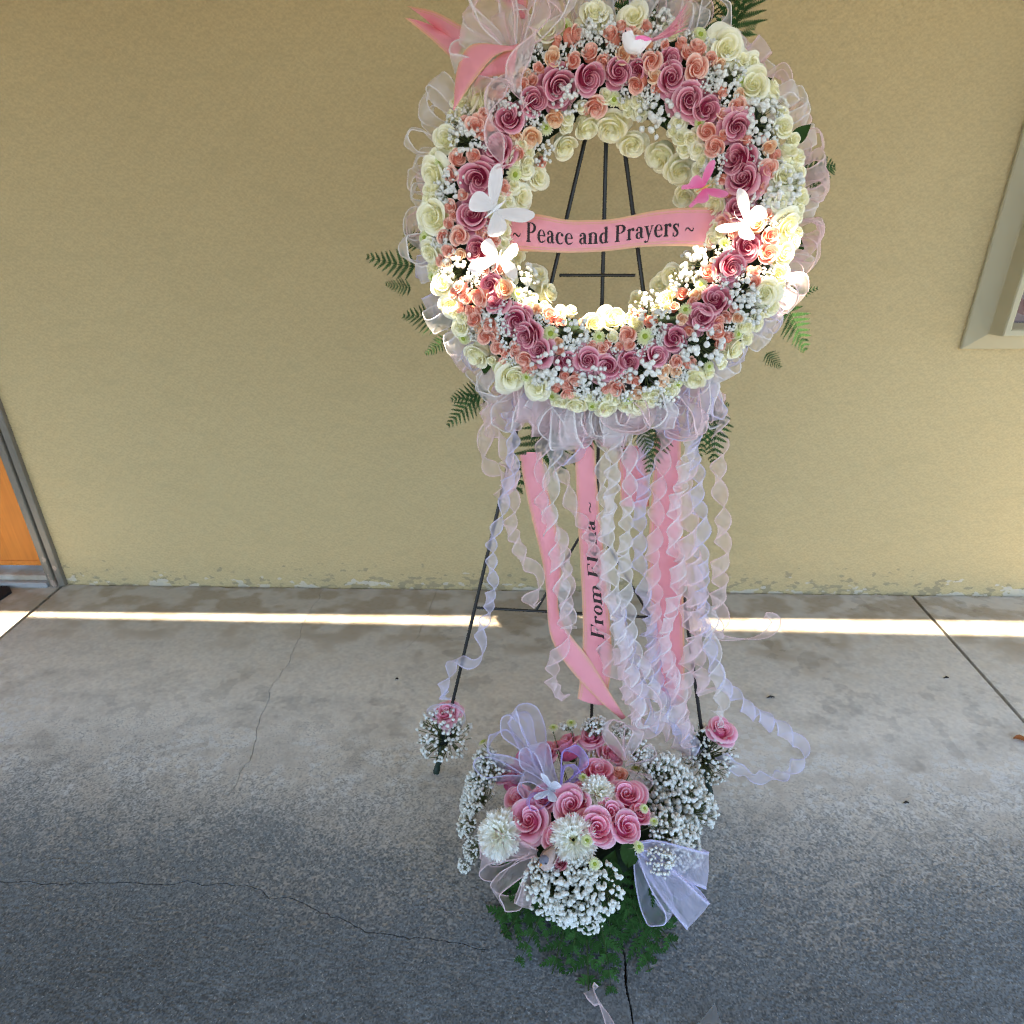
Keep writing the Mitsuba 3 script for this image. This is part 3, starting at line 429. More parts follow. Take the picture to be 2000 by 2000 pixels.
# ------------------------------------------------------------------ flower prototypes (local +z faces out, radius about 1)
def lerp(a, b, t):
    return np.asarray(a) * (1 - t) + np.asarray(b) * t


def petal(M, a0, hw, rb, rt, zb, zt, curl, pal, r, ns=13, nt=7, spiral=0.05, point=0.0):
    s, t = np.meshgrid(np.linspace(-1, 1, ns), np.linspace(0, 1, nt), indexing='xy')
    ang = a0 + s * hw
    top = 1 - (0.62 + 0.10 * r.random()) * np.abs(s) ** 3.2 + point * np.maximum(0, 1 - np.abs(s) * 2.2)
    tt = t * top
    wob = 0.035 * np.sin(3.1 * s + r.uniform(0, 6)) * t
    rad = rb + (rt - rb) * tt ** 0.75 + spiral * s * rt + wob * rt
    z = zb + (zt - zb) * np.sin(np.clip(tt, 0, 1.2) * np.pi / 2) ** 0.9
    k = np.clip((t - 0.72) / 0.28, 0, 1) ** 1.6
    rad = rad + curl * k * (1 - 0.3 * np.abs(s))
    z = z - curl * 0.45 * k ** 2
    v = np.stack([rad * np.cos(ang), rad * np.sin(ang), z], -1).reshape(-1, 3)
    base, main, rim = pal
    q = t.reshape(-1, 1)
    c = lerp(base, main, np.clip(q / 0.6, 0, 1))
    c = lerp(c, rim, np.clip((q - 0.86) / 0.13, 0, 1) ** 1.2) * r.uniform(0.94, 1.06)
    M.add(v, grid_faces(nt, ns), np.clip(c, 0, 1))


def rose(seed, pal, openness=1.0, layers=6, split=False):
    r = np.random.default_rng(seed)
    M, petals = Mesh(), []
    base, main, rim = (np.array(x) for x in pal)
    # a solid heart under the petals
    a = r.uniform(0, 6.28)
    v = [[q * math.cos(b), q * math.sin(b), z] for z, q in ((0.62, 0.02), (0.60, 0.28), (0.42, 0.50), (0.10, 0.70), (-0.15, 0.62)) for b in np.arange(12) * np.pi / 6]
    M.add(v, grid_faces(5, 12, True), base)
    # the tightly rolled bud: one sheet wound in a spiral
    turns, ns, nt = r.uniform(1.6, 2.2), 40, 5
    s, t = np.meshgrid(np.linspace(0, 1, ns), np.linspace(0, 1, nt), indexing='xy')
    rad = 0.025 + 0.30 * s ** 0.85 * (0.78 + 0.22 * t) + 0.030 * np.clip((t - 0.7) / 0.3, 0, 1) ** 2 + 0.018 * np.sin(s * 21 + a)
    z = 0.40 + (0.62 - 0.05 * np.abs(s - 0.4) + 0.03 * np.sin(s * 13 + a)) * t
    ang = a + s * turns * 2 * np.pi
    c = lerp(base, main, np.clip(t / 0.7, 0, 1)[..., None])
    c = lerp(c, rim, (np.clip((t - 0.78) / 0.2, 0, 1))[..., None])
    M.add(np.stack([rad * np.cos(ang), rad * np.sin(ang), z], -1).reshape(-1, 3), grid_faces(nt, ns), c.reshape(-1, 3))
    spec = [(0.44, 1.05, 2, 1.75, 0.03, 0.30), (0.62, 1.00, 3, 1.45, 0.07, 0.25), (0.84, 0.82, 3, 1.35, 0.15, 0.17), (1.02, 0.46, 4, 1.05, 0.22, 0.10)][:layers - 2]
    for i, (rt, zt, n, hw, curl, sp) in enumerate(spec):
        a += r.uniform(0.5, 1.4)
        k = rt * (0.90 + 0.10 * openness) * r.uniform(0.95, 1.04)
        for j in range(n):
            Q = M
            if split and i >= 2:
                Q = Mesh()
                petals.append(Q)
            kk = k * r.uniform(0.90, 1.10)
            petal(Q, a + j * 6.283 / n + r.normal(0, 0.16), hw * r.uniform(0.85, 1.1), 0.40 * kk, kk, -0.15, zt + r.normal(0, 0.06), curl * openness * r.uniform(0.4, 1.7), pal, r,
                  spiral=sp * r.uniform(0.7, 1.25), point=0.16 * r.random() if i >= 1 else 0.0)
    # calyx cup below the petals
    v = [[0.36 * math.cos(b) * q, 0.36 * math.sin(b) * q, z] for z, q in ((-0.15, 1.0), (-0.35, 0.8), (-0.5, 0.25)) for b in np.arange(8) * np.pi / 4]
    M.add(v, grid_faces(3, 8, True), (0.07, 0.11, 0.03))
    if seed % 2:   # half of the blooms wind the other way
        for X in [M] + petals:
            X.v = [w * [1, -1, 1] for w in X.v]
            X.f = [w[:, ::-1] for w in X.f]
    return [M] + petals


LAV_PAL = ((0.42, 0.045, 0.10), (0.64, 0.21, 0.28), (0.87, 0.56, 0.59))
HOT_PAL = ((0.70, 0.14, 0.28), (0.86, 0.36, 0.48), (0.92, 0.66, 0.72))
PEACH_PAL = ((0.78, 0.29, 0.20), (0.88, 0.50, 0.39), (0.91, 0.71, 0.59))
PALE_PAL = ((0.80, 0.42, 0.22), (0.88, 0.62, 0.40), (0.91, 0.76, 0.56))
WHITE_PAL = ((0.86, 0.83, 0.52), (0.91, 0.89, 0.64), (0.93, 0.92, 0.76))
PROTO = {k: [[x.ply('petal_mat') for x in rose(s * 13 + i, pal, o * (0.55, 1.0, 0.75, 1.25, 0.4)[i % 5], n - (i % 3 == 2), k in ('lavender', 'hot'))] for i in range(m)] for k, s, pal, o, n, m in
         (('lavender', 1, LAV_PAL, 1.0, 6, 8), ('hot', 2, HOT_PAL, 1.15, 6, 6), ('peach', 3, PEACH_PAL, 0.75, 5, 8), ('pale', 4, PALE_PAL, 0.75, 5, 5), ('white', 5, WHITE_PAL, 1.1, 6, 7))}


def button_mum(seed):
    r = np.random.default_rng(seed)
    M = Mesh()
    d = trimesh.creation.icosphere(2, 0.30)
    v = d.vertices * [1, 1, 0.55] + [0, 0, 0.30]
    v = v * (1 + 0.10 * r.random((len(v), 1)))
    M.add(v, d.faces, (0.34, 0.42, 0.06))
    for ring, (r0, r1, z0, z1, n) in enumerate(((0.2, 0.62, 0.34, 0.50, 13), (0.2, 0.84, 0.24, 0.34, 16), (0.2, 1.0, 0.12, 0.12, 18))):
        for j in range(n):
            a = j * 6.283 / n + ring * 0.2 + r.normal(0, 0.06)
            w = 0.13
            pr = np.linspace(r0, r1, 4)
            hw = np.array([0.35, 0.9, 1.0, 0.35]) * w
            z = np.linspace(z0, z1, 4) + np.array([0, 0.03, 0.05, 0.02])
            L = np.stack([pr, -hw, z], -1)
            Rr = np.stack([pr, hw, z], -1)
            v = np.stack([L, np.stack([pr, 0 * hw, z - 0.03], -1), Rr], 1).reshape(-1, 3)
            ca, sa = math.cos(a), math.sin(a)
            v = np.stack([v[:, 0] * ca - v[:, 1] * sa, v[:, 0] * sa + v[:, 1] * ca, v[:, 2]], -1)
            M.add(v, grid_faces(4, 3), lerp((0.55, 0.62, 0.22), (0.82, 0.83, 0.56), min(1, 0.3 + 0.4 * ring)) * r.uniform(0.92, 1.05))
    return M


MUMS = [button_mum(s).ply('petal_mat') for s in range(3)]


def carnation(seed):
    r = np.random.default_rng(seed)
    M = Mesh()
    for layer, (n, rt, zt) in enumerate(((3, 0.30, 0.80), (5, 0.52, 0.78), (6, 0.72, 0.66), (7, 0.90, 0.46), (7, 1.0, 0.24))):
        a0 = r.uniform(0, 6)
        for j in range(n):
            ns, nt = 19, 6
            s, t = np.meshgrid(np.linspace(-1, 1, ns), np.linspace(0, 1, nt), indexing='xy')
            hw = 3.3 / n * r.uniform(0.9, 1.15)
            ang = a0 + j * 6.283 / n + s * hw * (0.35 + 0.65 * t)
            zig = np.where(np.arange(ns) % 2 == 0, 0.05, -0.05)[None, :]
            rad = 0.06 + (rt - 0.06) * t * (1 - 0.12 * s ** 2) + zig * (t > 0.95) + 0.02 * r.normal(size=(1, ns)) * t
            z = zt * t ** 0.7 + 0.11 * t ** 2 * np.sin(s * r.uniform(5, 8) + r.uniform(0, 6)) + 0.03 * r.normal(size=(1, ns)) * t
            v = np.stack([rad * np.cos(ang), rad * np.sin(ang), z], -1).reshape(-1, 3)
            q = t.reshape(-1, 1)
            M.add(v, grid_faces(nt, ns), lerp((0.84, 0.85, 0.58), (0.90, 0.90, 0.84), np.clip(q * 1.4, 0, 1)))
    return M


CARNATIONS = [carnation(s).ply('petal_mat') for s in range(3)]
FLORETS = []
for s in range(4):
    d = trimesh.creation.icosphere(1, 1.0)
    r_ = np.random.default_rng(s)
    v = d.vertices * (1 + r_.uniform(-0.22, 0.22, (len(d.vertices), 1))) * [1, 1, 0.8]
    FLORETS.append((v, d.faces))


def breath(seed, radius, n, size=0.0042, depth=0.6, stem=1.0):
    """A spray of baby's breath: tiny double florets on wiry branching stems, spread over a dome of this radius."""
    r = np.random.default_rng(seed)
    M = Mesh()
    heads = []
    while len(heads) < n:
        q = r.uniform(-1, 1, 2)
        d = np.hypot(*q)
        if d > 1:
            continue
        p = np.array([q[0] * radius, q[1] * radius, radius * depth * (math.sqrt(max(0, 1 - d * d)) * r.uniform(0.55, 1.0) - 0.1)])
        heads.append(p)
    for i, p in enumerate(heads):
        k = size * r.choice([0.62, 0.85, 1.0, 1.12])
        v, f = FLORETS[i % 4]
        R_ = trimesh.transformations.random_rotation_matrix(r.random(3))[:3, :3]
        g = r.uniform(0.93, 1.03)
        M.add(v @ R_.T * k + p, f, np.array((0.84, 0.85, 0.79)) * g)
        if r.random() < 0.5:
            v, f = FLORETS[(i + 1) % 4]
            M.add(v @ R_ * k * 0.7 + p + r.normal(0, 0.0030, 3), f, np.array((0.84, 0.85, 0.76)) * g)
        b = np.array([p[0] * 0.25, p[1] * 0.25, -radius * 0.5 * stem])
        mid = b * 0.45 + p * 0.55 + r.normal(0, radius * 0.08, 3)
        M.tube([b, mid, p], 0.0009 * (1 if radius < 0.5 else 16), 3, (0.17, 0.21, 0.09), caps=False)
    return M


def frond(L, pairs, seed, colour=(0.030, 0.075, 0.022), droop=0.25, width=0.40):
    """A leatherleaf frond along +x from the origin: narrow pinnae set apart, each cut into small toothed leaflets."""
    r = np.random.default_rng(seed)
    M = Mesh()
    t = np.linspace(0, 1, 12)
    spine = np.stack([t * L, 0.03 * L * np.sin(t * 3 + seed), -droop * L * t ** 2], -1)
    M.tube(spine, np.linspace(0.012 * L, 0.003 * L, 12), 4, (0.05, 0.08, 0.03), caps=False)
    for k in range(pairs):
        u = 0.08 + 0.88 * k / (pairs - 1)
        p0 = np.array([np.interp(u, t, spine[:, i]) for i in range(3)])
        plen = L * width * (1 - u) ** 0.8 * (0.75 if k == 0 else 1.0) + 0.05 * L
        pw = 0.42 * L / pairs * (1.1 - 0.5 * u)          # half width of a pinna: leaves a gap to the next
        for side in (-1, 1):
            a = side * (1.12 - 0.35 * u + r.normal(0, 0.05))
            d = np.array([math.cos(a), math.sin(a), -0.10 - 0.5 * droop * u + r.normal(0, 0.10)])
            lat = unit(np.cross([0, 0, 1.0], d))
            nl = max(4, int(plen / (0.030 * L)))
            col = np.array(colour) * r.uniform(0.75, 1.4)
            for j in range(nl):
                f = (j + 0.4) / nl
                c = p0 + d * plen * f + [0, 0, -0.10 * plen * f ** 2]
                lw = pw * (1 - f ** 2) * 1.0 + 0.004 * L
                ll = plen / nl
                for sd in (-1, 1):
                    tip = c + lat * sd * lw + d * ll * 0.9 + [0, 0, r.normal(0, 0.006 * L)]
                    v = [c - d * ll * 0.45, c + lat * sd * lw * 0.62 + d * ll * 0.05, tip, c + d * ll * 0.55]
                    M.add(v, [[0, 1, 2, 3]] if sd > 0 else [[3, 2, 1, 0]], col * r.uniform(0.88, 1.15))
    return M


FRONDS = [frond(0.10, 9, s, droop=0.10 + 0.10 * s, width=0.34 + 0.05 * s) for s in range(4)]
FROND_PLY = [f.ply('leaf_mat', False) for f in FRONDS]


def strip(points, across, width, cols=4, bow=0.0):
    """A ribbon: centre line (n, 3), its unit cross direction (n, 3) and width; uv.x runs across, uv.y along it in ribbon widths."""
    p, a = np.asarray(points, float), unit(across)
    w = np.broadcast_to(width, (len(p),))
    u = np.linspace(0, 1, cols)
    nrm = unit(np.cross(np.gradient(p, axis=0), a))
    v = p[:, None] + a[:, None] * ((u - 0.5)[None, :, None] * w[:, None, None]) + nrm[:, None] * (bow * (1 - (2 * u - 1) ** 2)[None, :, None] * w[:, None, None])
    s = np.concatenate([[0], np.cumsum(np.linalg.norm(np.diff(p, axis=0), axis=1))]) / max(1e-6, float(np.mean(w)))
    uv = np.stack(np.broadcast_arrays(u[None, :], s[:, None]), -1).reshape(-1, 2)
    return v.reshape(-1, 3), grid_faces(len(p), cols), uv


def wire(M, v, cols, r=0.00085):
    """The fine wired selvedge along both long edges of a sheer ribbon."""
    g = v.reshape(-1, cols, 3)
    for k in (0, cols - 1):
        p = g[:, k]
        t = unit(np.gradient(p, axis=0))
        a = unit(np.cross(t, [0.31, 0.22, 0.93]))
        b = np.cross(t, a)
        ang = np.arange(4) * np.pi / 2
        w = (p[:, None] + r * (np.cos(ang)[None, :, None] * a[:, None] + np.sin(ang)[None, :, None] * b[:, None])).reshape(-1, 3)
        M.add(w, grid_faces(len(p), 4, True), uv=np.zeros((len(w), 2)))
    return M


def spline(pts, n):
    p = np.asarray(pts, float)
    s = np.concatenate([[0], np.cumsum(np.linalg.norm(np.diff(p, axis=0), axis=1))])
    return CubicSpline(s, p)(np.linspace(0, s[-1], n)), s[-1]


def loop(L, h, W, twist, seed):
    """A ribbon loop: leaves the origin along +x, turns over and comes back; the ribbon's width lies along y."""
    r = np.random.default_rng(seed)
    t = np.linspace(0, 1, 26)
    x = L * np.sin(np.pi * t) ** 0.85
    z = h * np.sin(2 * np.pi * t) * (0.5 + 0.5 * np.sin(np.pi * t)) * 0.9
    y = 0.010 * np.sin(np.pi * t * 2 + r.uniform(0, 6))
    a = twist * (t - 0.5) + r.normal(0, 0.12) + 0.16 * np.sin(t * r.uniform(15, 24) + r.uniform(0, 6))
    x = x + 0.010 * np.sin(t * r.uniform(20, 32) + r.uniform(0, 6)) * np.sin(np.pi * t)
    z = z + 0.012 * np.sin(t * r.uniform(20, 32) + r.uniform(0, 6)) * np.sin(np.pi * t)
    across = np.stack([0.35 * np.sin(a), np.cos(a), np.sin(a)], -1)
    w = W * (0.25 + 0.75 * np.sin(np.pi * t) ** 0.35)
    M = Mesh()
    v, f, uv = strip(np.stack([x, y, z], -1), across, w, 5, 0.06)
    M.add(v, f, uv=uv)
    return wire(M, v, 5, 0.0105)


def curl(points, a, W, pitch, seed, fade=(0.0, 0.0), swell=0.0):
    """A curled streamer: a ribbon wound round the given centre line."""
    r = np.random.default_rng(seed)
    c, length = spline(points, 2)
    n = int(length / 0.0042)
    c, length = spline(points, n)
    t = unit(np.gradient(c, axis=0))
    n1 = unit(np.cross(t, [0.1, 1.0, 0.15]))
    n2 = np.cross(t, n1)
    s = np.linspace(0, length, n)
    local = pitch * (1 + 0.28 * np.sin(s * 17 + r.uniform(0, 6)) + 0.20 * np.sin(s * 41 + r.uniform(0, 6)))
    ph = 2 * np.pi * np.cumsum((length / n) / local) + r.uniform(0, 6.28)
    amp = a * (0.9 + 0.35 * np.sin(s * 11 + r.uniform(0, 6)))
    e = s / length
    amp = amp * np.clip(e / max(fade[0], 1e-6), 0.15, 1) * np.clip((1 - e) / max(fade[1], 1e-6), 0.05, 1)
    radial = n1 * np.cos(ph)[:, None] + n2 * np.sin(ph)[:, None]
    pos = c + radial * amp[:, None]
    tang = -n1 * np.sin(ph)[:, None] + n2 * np.cos(ph)[:, None]
    turn = 2 * np.pi * amp / local
    across = unit(t * np.maximum(turn, 0.35)[:, None] - tang) + radial * 0.30 * np.sin(s * 23 + 1.0)[:, None]
    flat = np.clip(1 - amp / (0.5 * a), 0, 1)[:, None]
    across = across * (1 - flat) + n1 * flat
    pos[:, 2] = np.maximum(pos[:, 2], 0.010)
    M = Mesh()
    v, f, uv = strip(pos, across, W, 4, 0.03)
    v[:, 2] = np.maximum(v[:, 2], 0.003)
    M.add(v, f, uv=uv)
    return wire(M, v, 4)

# ------------------------------------------------------------------ the easel
FOOT_L, FOOT_R, FOOT_C = np.array([-0.286, -0.953, 0.004]), np.array([0.469, -1.007, 0.004]), np.array([0.162, -0.79, 0.004])
APEX = np.array([0.134, -0.665, 1.683])
easel = thing('wreath_easel', 'black wire floor easel carrying the round flower wreath', 'easel')
on_leg = lambda foot, z: foot + (APEX - foot) * (z - foot[2]) / (APEX[2] - foot[2])  # noqa: E731


def rod(name, a, b, r=0.0042):
    M = Mesh()
    M.tube(np.linspace(a, b, 6), r, 10)
    return put(easel + '__' + name, M.ply('wire_mat', 40, False))


for foot, dx in ((FOOT_L, -0.006), (FOOT_C, 0.0), (FOOT_R, 0.006)):
    rod('leg', foot, APEX + [dx, 0.004 if dx == 0 else -0.003, 0.05], 0.0046)
rod('crossbar', on_leg(FOOT_L, 1.311), on_leg(FOOT_R, 1.311), 0.0034)
rod('crossbar', on_leg(FOOT_L, 0.508), on_leg(FOOT_R, 0.508), 0.0036)
rod('brace', [0.128, -0.839, 0.761], [-0.007, -0.876, 0.506], 0.0032)
rod('brace', [0.128, -0.839, 0.761], [0.284, -0.894, 0.506], 0.0032)
hook = Mesh()
for x in (-0.10, 0.33):
    a = on_leg(FOOT_L if x < 0 else FOOT_R, 1.02)
    hook.tube([a, a + [0, -0.05, -0.005], a + [0, -0.07, 0.02]], 0.0035, 8)
put(easel + '__hook', hook.ply('wire_mat', 40, False))
for foot in (FOOT_L, FOOT_R):
    M = Mesh()
    d = unit(APEX - foot)
    s = np.linspace(0, 0.155 if foot is FOOT_L else 0.19, 24)
    rr = 0.0085 + 0.0012 * np.sin(s * 190) + 0.0006 * np.sin(s * 430)
    rr[-2:] = 0.012
    M.tube(foot + d * s[:, None], rr, 12)
    put(easel + ('__leg__foot_wrap' if foot is FOOT_L else '__leg_002__foot_wrap'), M.ply('tape_mat', 40, False), label='dark green tape wound round the foot of the leg')

# ------------------------------------------------------------------ the wreath
O = np.array([0.13946, -0.77155, 1.41809])
U = np.array([0.99742, -0.07176, 0.0])
V = np.array([0.01329, 0.18469, 0.98271])
N = np.array([-0.07052, -0.98017, 0.18517])
at = lambda a, b, w=0.0: O + U * a + V * b + N * w  # noqa: E731
dome = lambda r: 0.10 * math.sqrt(max(0.0, 1 - ((r - 0.29) / 0.122) ** 2))  # noqa: E731
wreath = thing('flower_wreath', 'large round funeral wreath of mauve, peach and white roses on a black easel', 'wreath')

th, ph = np.meshgrid(np.linspace(0, 2 * np.pi, 121)[:-1], np.linspace(0, 2 * np.pi, 25)[:-1], indexing='ij')
rad = 0.278 + 0.075 * np.cos(ph)
pts = (O + U * (rad * np.cos(th))[..., None] + V * (rad * np.sin(th))[..., None] + N * (0.012 + 0.050 * np.sin(ph))[..., None]).reshape(-1, 3)
pts += 0.010 * (meshkit.noise(pts * 90)[:, None] - 0.5) * N
i, j = np.meshgrid(np.arange(120), np.arange(24), indexing='ij')
ring = np.stack([i * 24 + j, i * 24 + (j + 1) % 24, (i + 1) % 120 * 24 + (j + 1) % 24, (i + 1) % 120 * 24 + j], -1).reshape(-1, 4)
put(wreath + '__base_ring', mikit.ply((pts, ring), 'foam_mat'))


def put_bloom(key, proto, M4):
    """A flower whose outer petals, where the picture shows them apart, are pieces of their own."""
    proto = proto if isinstance(proto, list) else [proto]
    key = put(key, proto[0], M4)
    for x in proto[1:]:
        put(key + '__petal', x, M4)
    return key


def facing(a, b, jitter, out=0.75):
    r = math.hypot(a, b)
    radial = (U * a + V * b) / max(r, 1e-6)
    return unit(N + radial * out * np.clip((r - 0.285) / 0.12, -1, 1) + rng.normal(0, jitter, 3))


def bloom(part, protos, a, b, s, jitter=0.22, sink=0.62, squash=1.0):
    n = facing(a, b, jitter)
    low = 0.032 if math.hypot(a, b) < 0.222 and b < -0.06 else 0.0      # the lower inner row is set deeper
    P = at(a, b, dome(math.hypot(a, b)) - low) - n * s * sink
    return put_bloom(f'{wreath}__{part}', protos[rng.integers(len(protos))], frame(P, n, rng.uniform(0, 6.28), (s, s * squash, s * 1.02)))


for a, b, s in LAVENDER:
    bloom('mauve_rose', PROTO['lavender'], a, b, s * 1.10, 0.30, 0.5 + 0.25 * rng.random())
for i, (a, b, s) in enumerate(PEACH):
    bloom('peach_rose', PROTO['pale' if i % 6 == 0 else 'peach'], a, b, s * 1.24, 0.34, 0.35 + 0.2 * rng.random(), 0.93)
for a, b, s in WHITE:
    bloom('white_rose', PROTO['white'], a, b, s * 1.14, 0.30, 0.55)
for a, b, s in MUM:
    bloom('button_flower', MUMS, a, b, s * 1.08, 0.2, 0.1)
BREATH_PLY = [breath(40 + k, 1.0, 36 + 3 * k, 0.138, 0.6).ply('petal_mat') for k in range(5)]
for a, b, s in BREATH:
    n = facing(a, b, 0.12)
    P = at(a, b, dome(math.hypot(a, b))) - n * s * 0.05
    put(wreath + '__babys_breath', BREATH_PLY[rng.integers(5)], frame(P, n, rng.uniform(0, 6.28), s * 1.12))
# small blooms that close the gaps
taken = np.array(LAVENDER + PEACH + WHITE + MUM + [(a, b, s * 0.75) for a, b, s in BREATH])
for k in range(9000):
    r_, th_ = rng.uniform(0.192, 0.372), rng.uniform(0, 6.283)
    a, b = r_ * math.cos(th_) - 0.004, r_ * math.sin(th_) - 0.006
    room = float((np.hypot(taken[:, 0] - a, taken[:, 1] - b) - taken[:, 2] * 0.98).min())
    if room < 0.0028 or (b > 0.30 and r_ > 0.335):
        continue
    s = max(min(room * 1.3, 0.020), 0.0105)
    p = rng.random()
    if r_ < 0.225 or r_ > 0.345:
        bloom('white_rose', PROTO['white'], a, b, s * 1.35, 0.3, 0.6)
    elif p < 0.5:
        bloom('peach_rose', PROTO['peach' if p < 0.38 else 'pale'], a, b, s * 1.35, 0.4, 0.5, 0.93)
    elif p < 0.7 and s > 0.013:
        bloom('mauve_rose', PROTO['lavender'], a, b, s * 1.3, 0.4, 0.6)
    else:
        n = facing(a, b, 0.12)
        put(wreath + '__babys_breath', BREATH_PLY[rng.integers(5)], frame(at(a, b, dome(r_)) - n * s * 0.3, n, rng.uniform(0, 6.28), max(s * 1.4, 0.018)))
    taken = np.vstack([taken, [a, b, s]])
# broad leaves that show between the flowers
leafm = Mesh()
t = np.linspace(0, 1, 7)
v = np.stack([np.stack([t, sgn * 0.30 * np.sin(np.pi * t ** 0.8), 0.08 * (sgn != 0) - 0.25 * t ** 2], -1) for sgn in (-1, 0, 1)], 1).reshape(-1, 3)
leafm.add(v, grid_faces(7, 3), (0.035, 0.075, 0.022))
LEAF = leafm.ply('leaf_mat')
for k in range(90):
    th_, r_ = rng.uniform(0, 6.283), rng.uniform(0.20, 0.37)
    a, b = r_ * math.cos(th_), r_ * math.sin(th_)
    d = unit(U * math.cos(th_ + rng.normal(0, 1)) + V * math.sin(th_ + rng.normal(0, 1)) + N * 0.5)
    put(wreath + '__leaf', LEAF, frame(at(a, b, dome(r_) - 0.045), unit(N + rng.normal(0, 0.3, 3)), 0, rng.uniform(0.035, 0.055), x=d))
for k, (a, b, c, d) in enumerate(FERN):
    p, q = at(a, b, 0.0), at(c, d, -0.015 + 0.03 * rng.random())
    q = p + (q - p) * (1.2 if c < 0 or d > 0 else 0.9)
    L = np.linalg.norm(q - p)
    put(wreath + '__fern_frond', FROND_PLY[k % 4], frame(p, unit(N + rng.normal(0, 0.25, 3)), 0, (L / 0.1, 1.0 * L / 0.1, L / 0.1), x=q - p))

# the organza ruffle round the rim
LOOPS = {}
for colour in ('white', 'pink', 'lavender'):
    LOOPS[colour] = [loop(1.0, 0.30 + 0.05 * k, 0.50, 0.5 + 0.3 * k, 60 + k).ply(colour + '_organza', True, False, True) for k in range(4)]


def place_loop(key, proto, base, tip, spin, width=1.0):
    d = np.asarray(tip) - base
    L = np.linalg.norm(d)
    z = unit(np.cross(d, np.cross(N, d)))
    y = np.cross(z, unit(d))
    zz = z * math.cos(spin) + y * math.sin(spin)
    return put(key, proto, frame(base, zz, 0, (L, L * width, L * width), x=d))


def rim(deg):
    """How far the ruffle stands out at this angle, and its usual colour."""
    return 0.355 + 0.012 * math.sin(math.radians(deg) * 3 + 1)


for k, deg in enumerate(np.arange(-178, 182, 4.7)):
    for layer in range(2):
        g = math.radians(deg + rng.normal(0, 1.6) + 2.8 * layer)
        west = abs(abs(g) - math.pi) < 0.72
        if math.radians(112) < g < math.radians(140) or (west and rng.random() < 0.30):
            continue
        low = math.sin(g) < -0.2
        r0 = rim(math.degrees(g)) - 0.03
        L = rng.uniform(0.086, 0.120) * (0.86 if abs(g) < 1.0 else 1.0)
        lean = rng.normal(0, 0.22)
        base = at(r0 * math.cos(g), r0 * math.sin(g), 0.018 - 0.03 * layer)
        tip = base + L * (U * math.cos(g + lean) + V * math.sin(g + lean) + N * rng.normal(0.05, 0.25))
        p = rng.random()
        colour = 'lavender' if p < (0.18 if low else 0.02) else ('pink' if p < (0.36 if west else 0.55) else 'white')
        place_loop(wreath + '__ribbon_loop', LOOPS[colour][rng.integers(4)], base, tip, rng.normal(0.9, 0.5) * rng.choice([-1, 1]), rng.uniform(0.66, 0.95))
for k in range(40):   # the hanging loops under the lower rim
    x = rng.uniform(-0.21, 0.25)
    base = at(x, -0.30 - 0.04 * math.cos(x * 6) + rng.normal(0, 0.012), rng.uniform(0.0, 0.05))
    tip = base + [rng.normal(0, 0.035), rng.normal(0, 0.02), -rng.uniform(0.085, 0.135)]
    place_loop(wreath + '__ribbon_loop', LOOPS[('pink', 'white', 'pink', 'white', 'pink', 'lavender')[k % 6]][rng.integers(4)], base, tip, rng.normal(0.6, 0.6), rng.uniform(0.8, 1.1))

# curled streamers that hang from the lower rim
SHADES = ['lavender', 'pink', 'pink', 'pink', 'white', 'pink', 'white', 'white', 'white', 'lavender', 'pink', 'white', 'lavender', 'pink', 'pink', 'pink', 'lavender', 'white', 'white', 'pink', 'white', 'lavender', 'pink', 'pink', 'pink', 'pink', 'pink']
STYLE = {0: (0.010, 0.028, 0.095), 5: (0.010, 0.034, 0.10), 12: (0.013, 0.036, 0.085), 22: (0.003, 0.034, 0.3), 14: (0.003, 0.024, 0.3), 15: (0.018, 0.048, 0.075), 16: (0.018, 0.045, 0.09), 23: (0.012, 0.048, 0.12)}
for k, (pts, shade) in enumerate(zip(STREAMER, SHADES)):
    if k in (4, 20):
        continue
    a, W, pitch = STYLE.get(k, (rng.uniform(0.009, 0.015), rng.uniform(0.033, 0.041), rng.uniform(0.075, 0.125)))
    pts = np.array(pts) + [0.014 if k == 6 else 0.0, rng.uniform(-0.025, 0.03), 0] * (np.array(pts)[:, 2:] > 0.05)
    put(wreath + '__streamer', curl(pts, a, W, pitch, 200 + k, fade=(0.08, 0.30 if k == 12 else 0.05)).ply(shade + '_organza', True, False, True))

# ------------------------------------------------------------------ serif lettering
def arc(cx, cy, rx, ry, a0, a1, n=24):
    t = np.radians(np.linspace(a0, a1, n))
    return [(cx + rx * math.cos(q), cy + ry * math.sin(q)) for q in t]


def ell(cx, cy, rx, ry):
    return Polygon(arc(cx, cy, rx, ry, 0, 360, 40)[:-1])


def swash(pts, w):
    """A stroke whose width follows w."""
    p = np.asarray(pts, float)
    s = np.linspace(0, 1, len(p))
    u_ = np.linspace(0, 1, 40)
    c = np.stack([CubicSpline(s, p[:, k])(u_) for k in (0, 1)], -1)
    ww = np.interp(u_, np.linspace(0, 1, len(w)), w)
    return union_all([union_all([Point(c[k]).buffer(ww[k] / 2), Point(c[k + 1]).buffer(ww[k + 1] / 2)]).convex_hull for k in range(39)])


S_, H_ = 0.17, 0.045     # stem and hairline


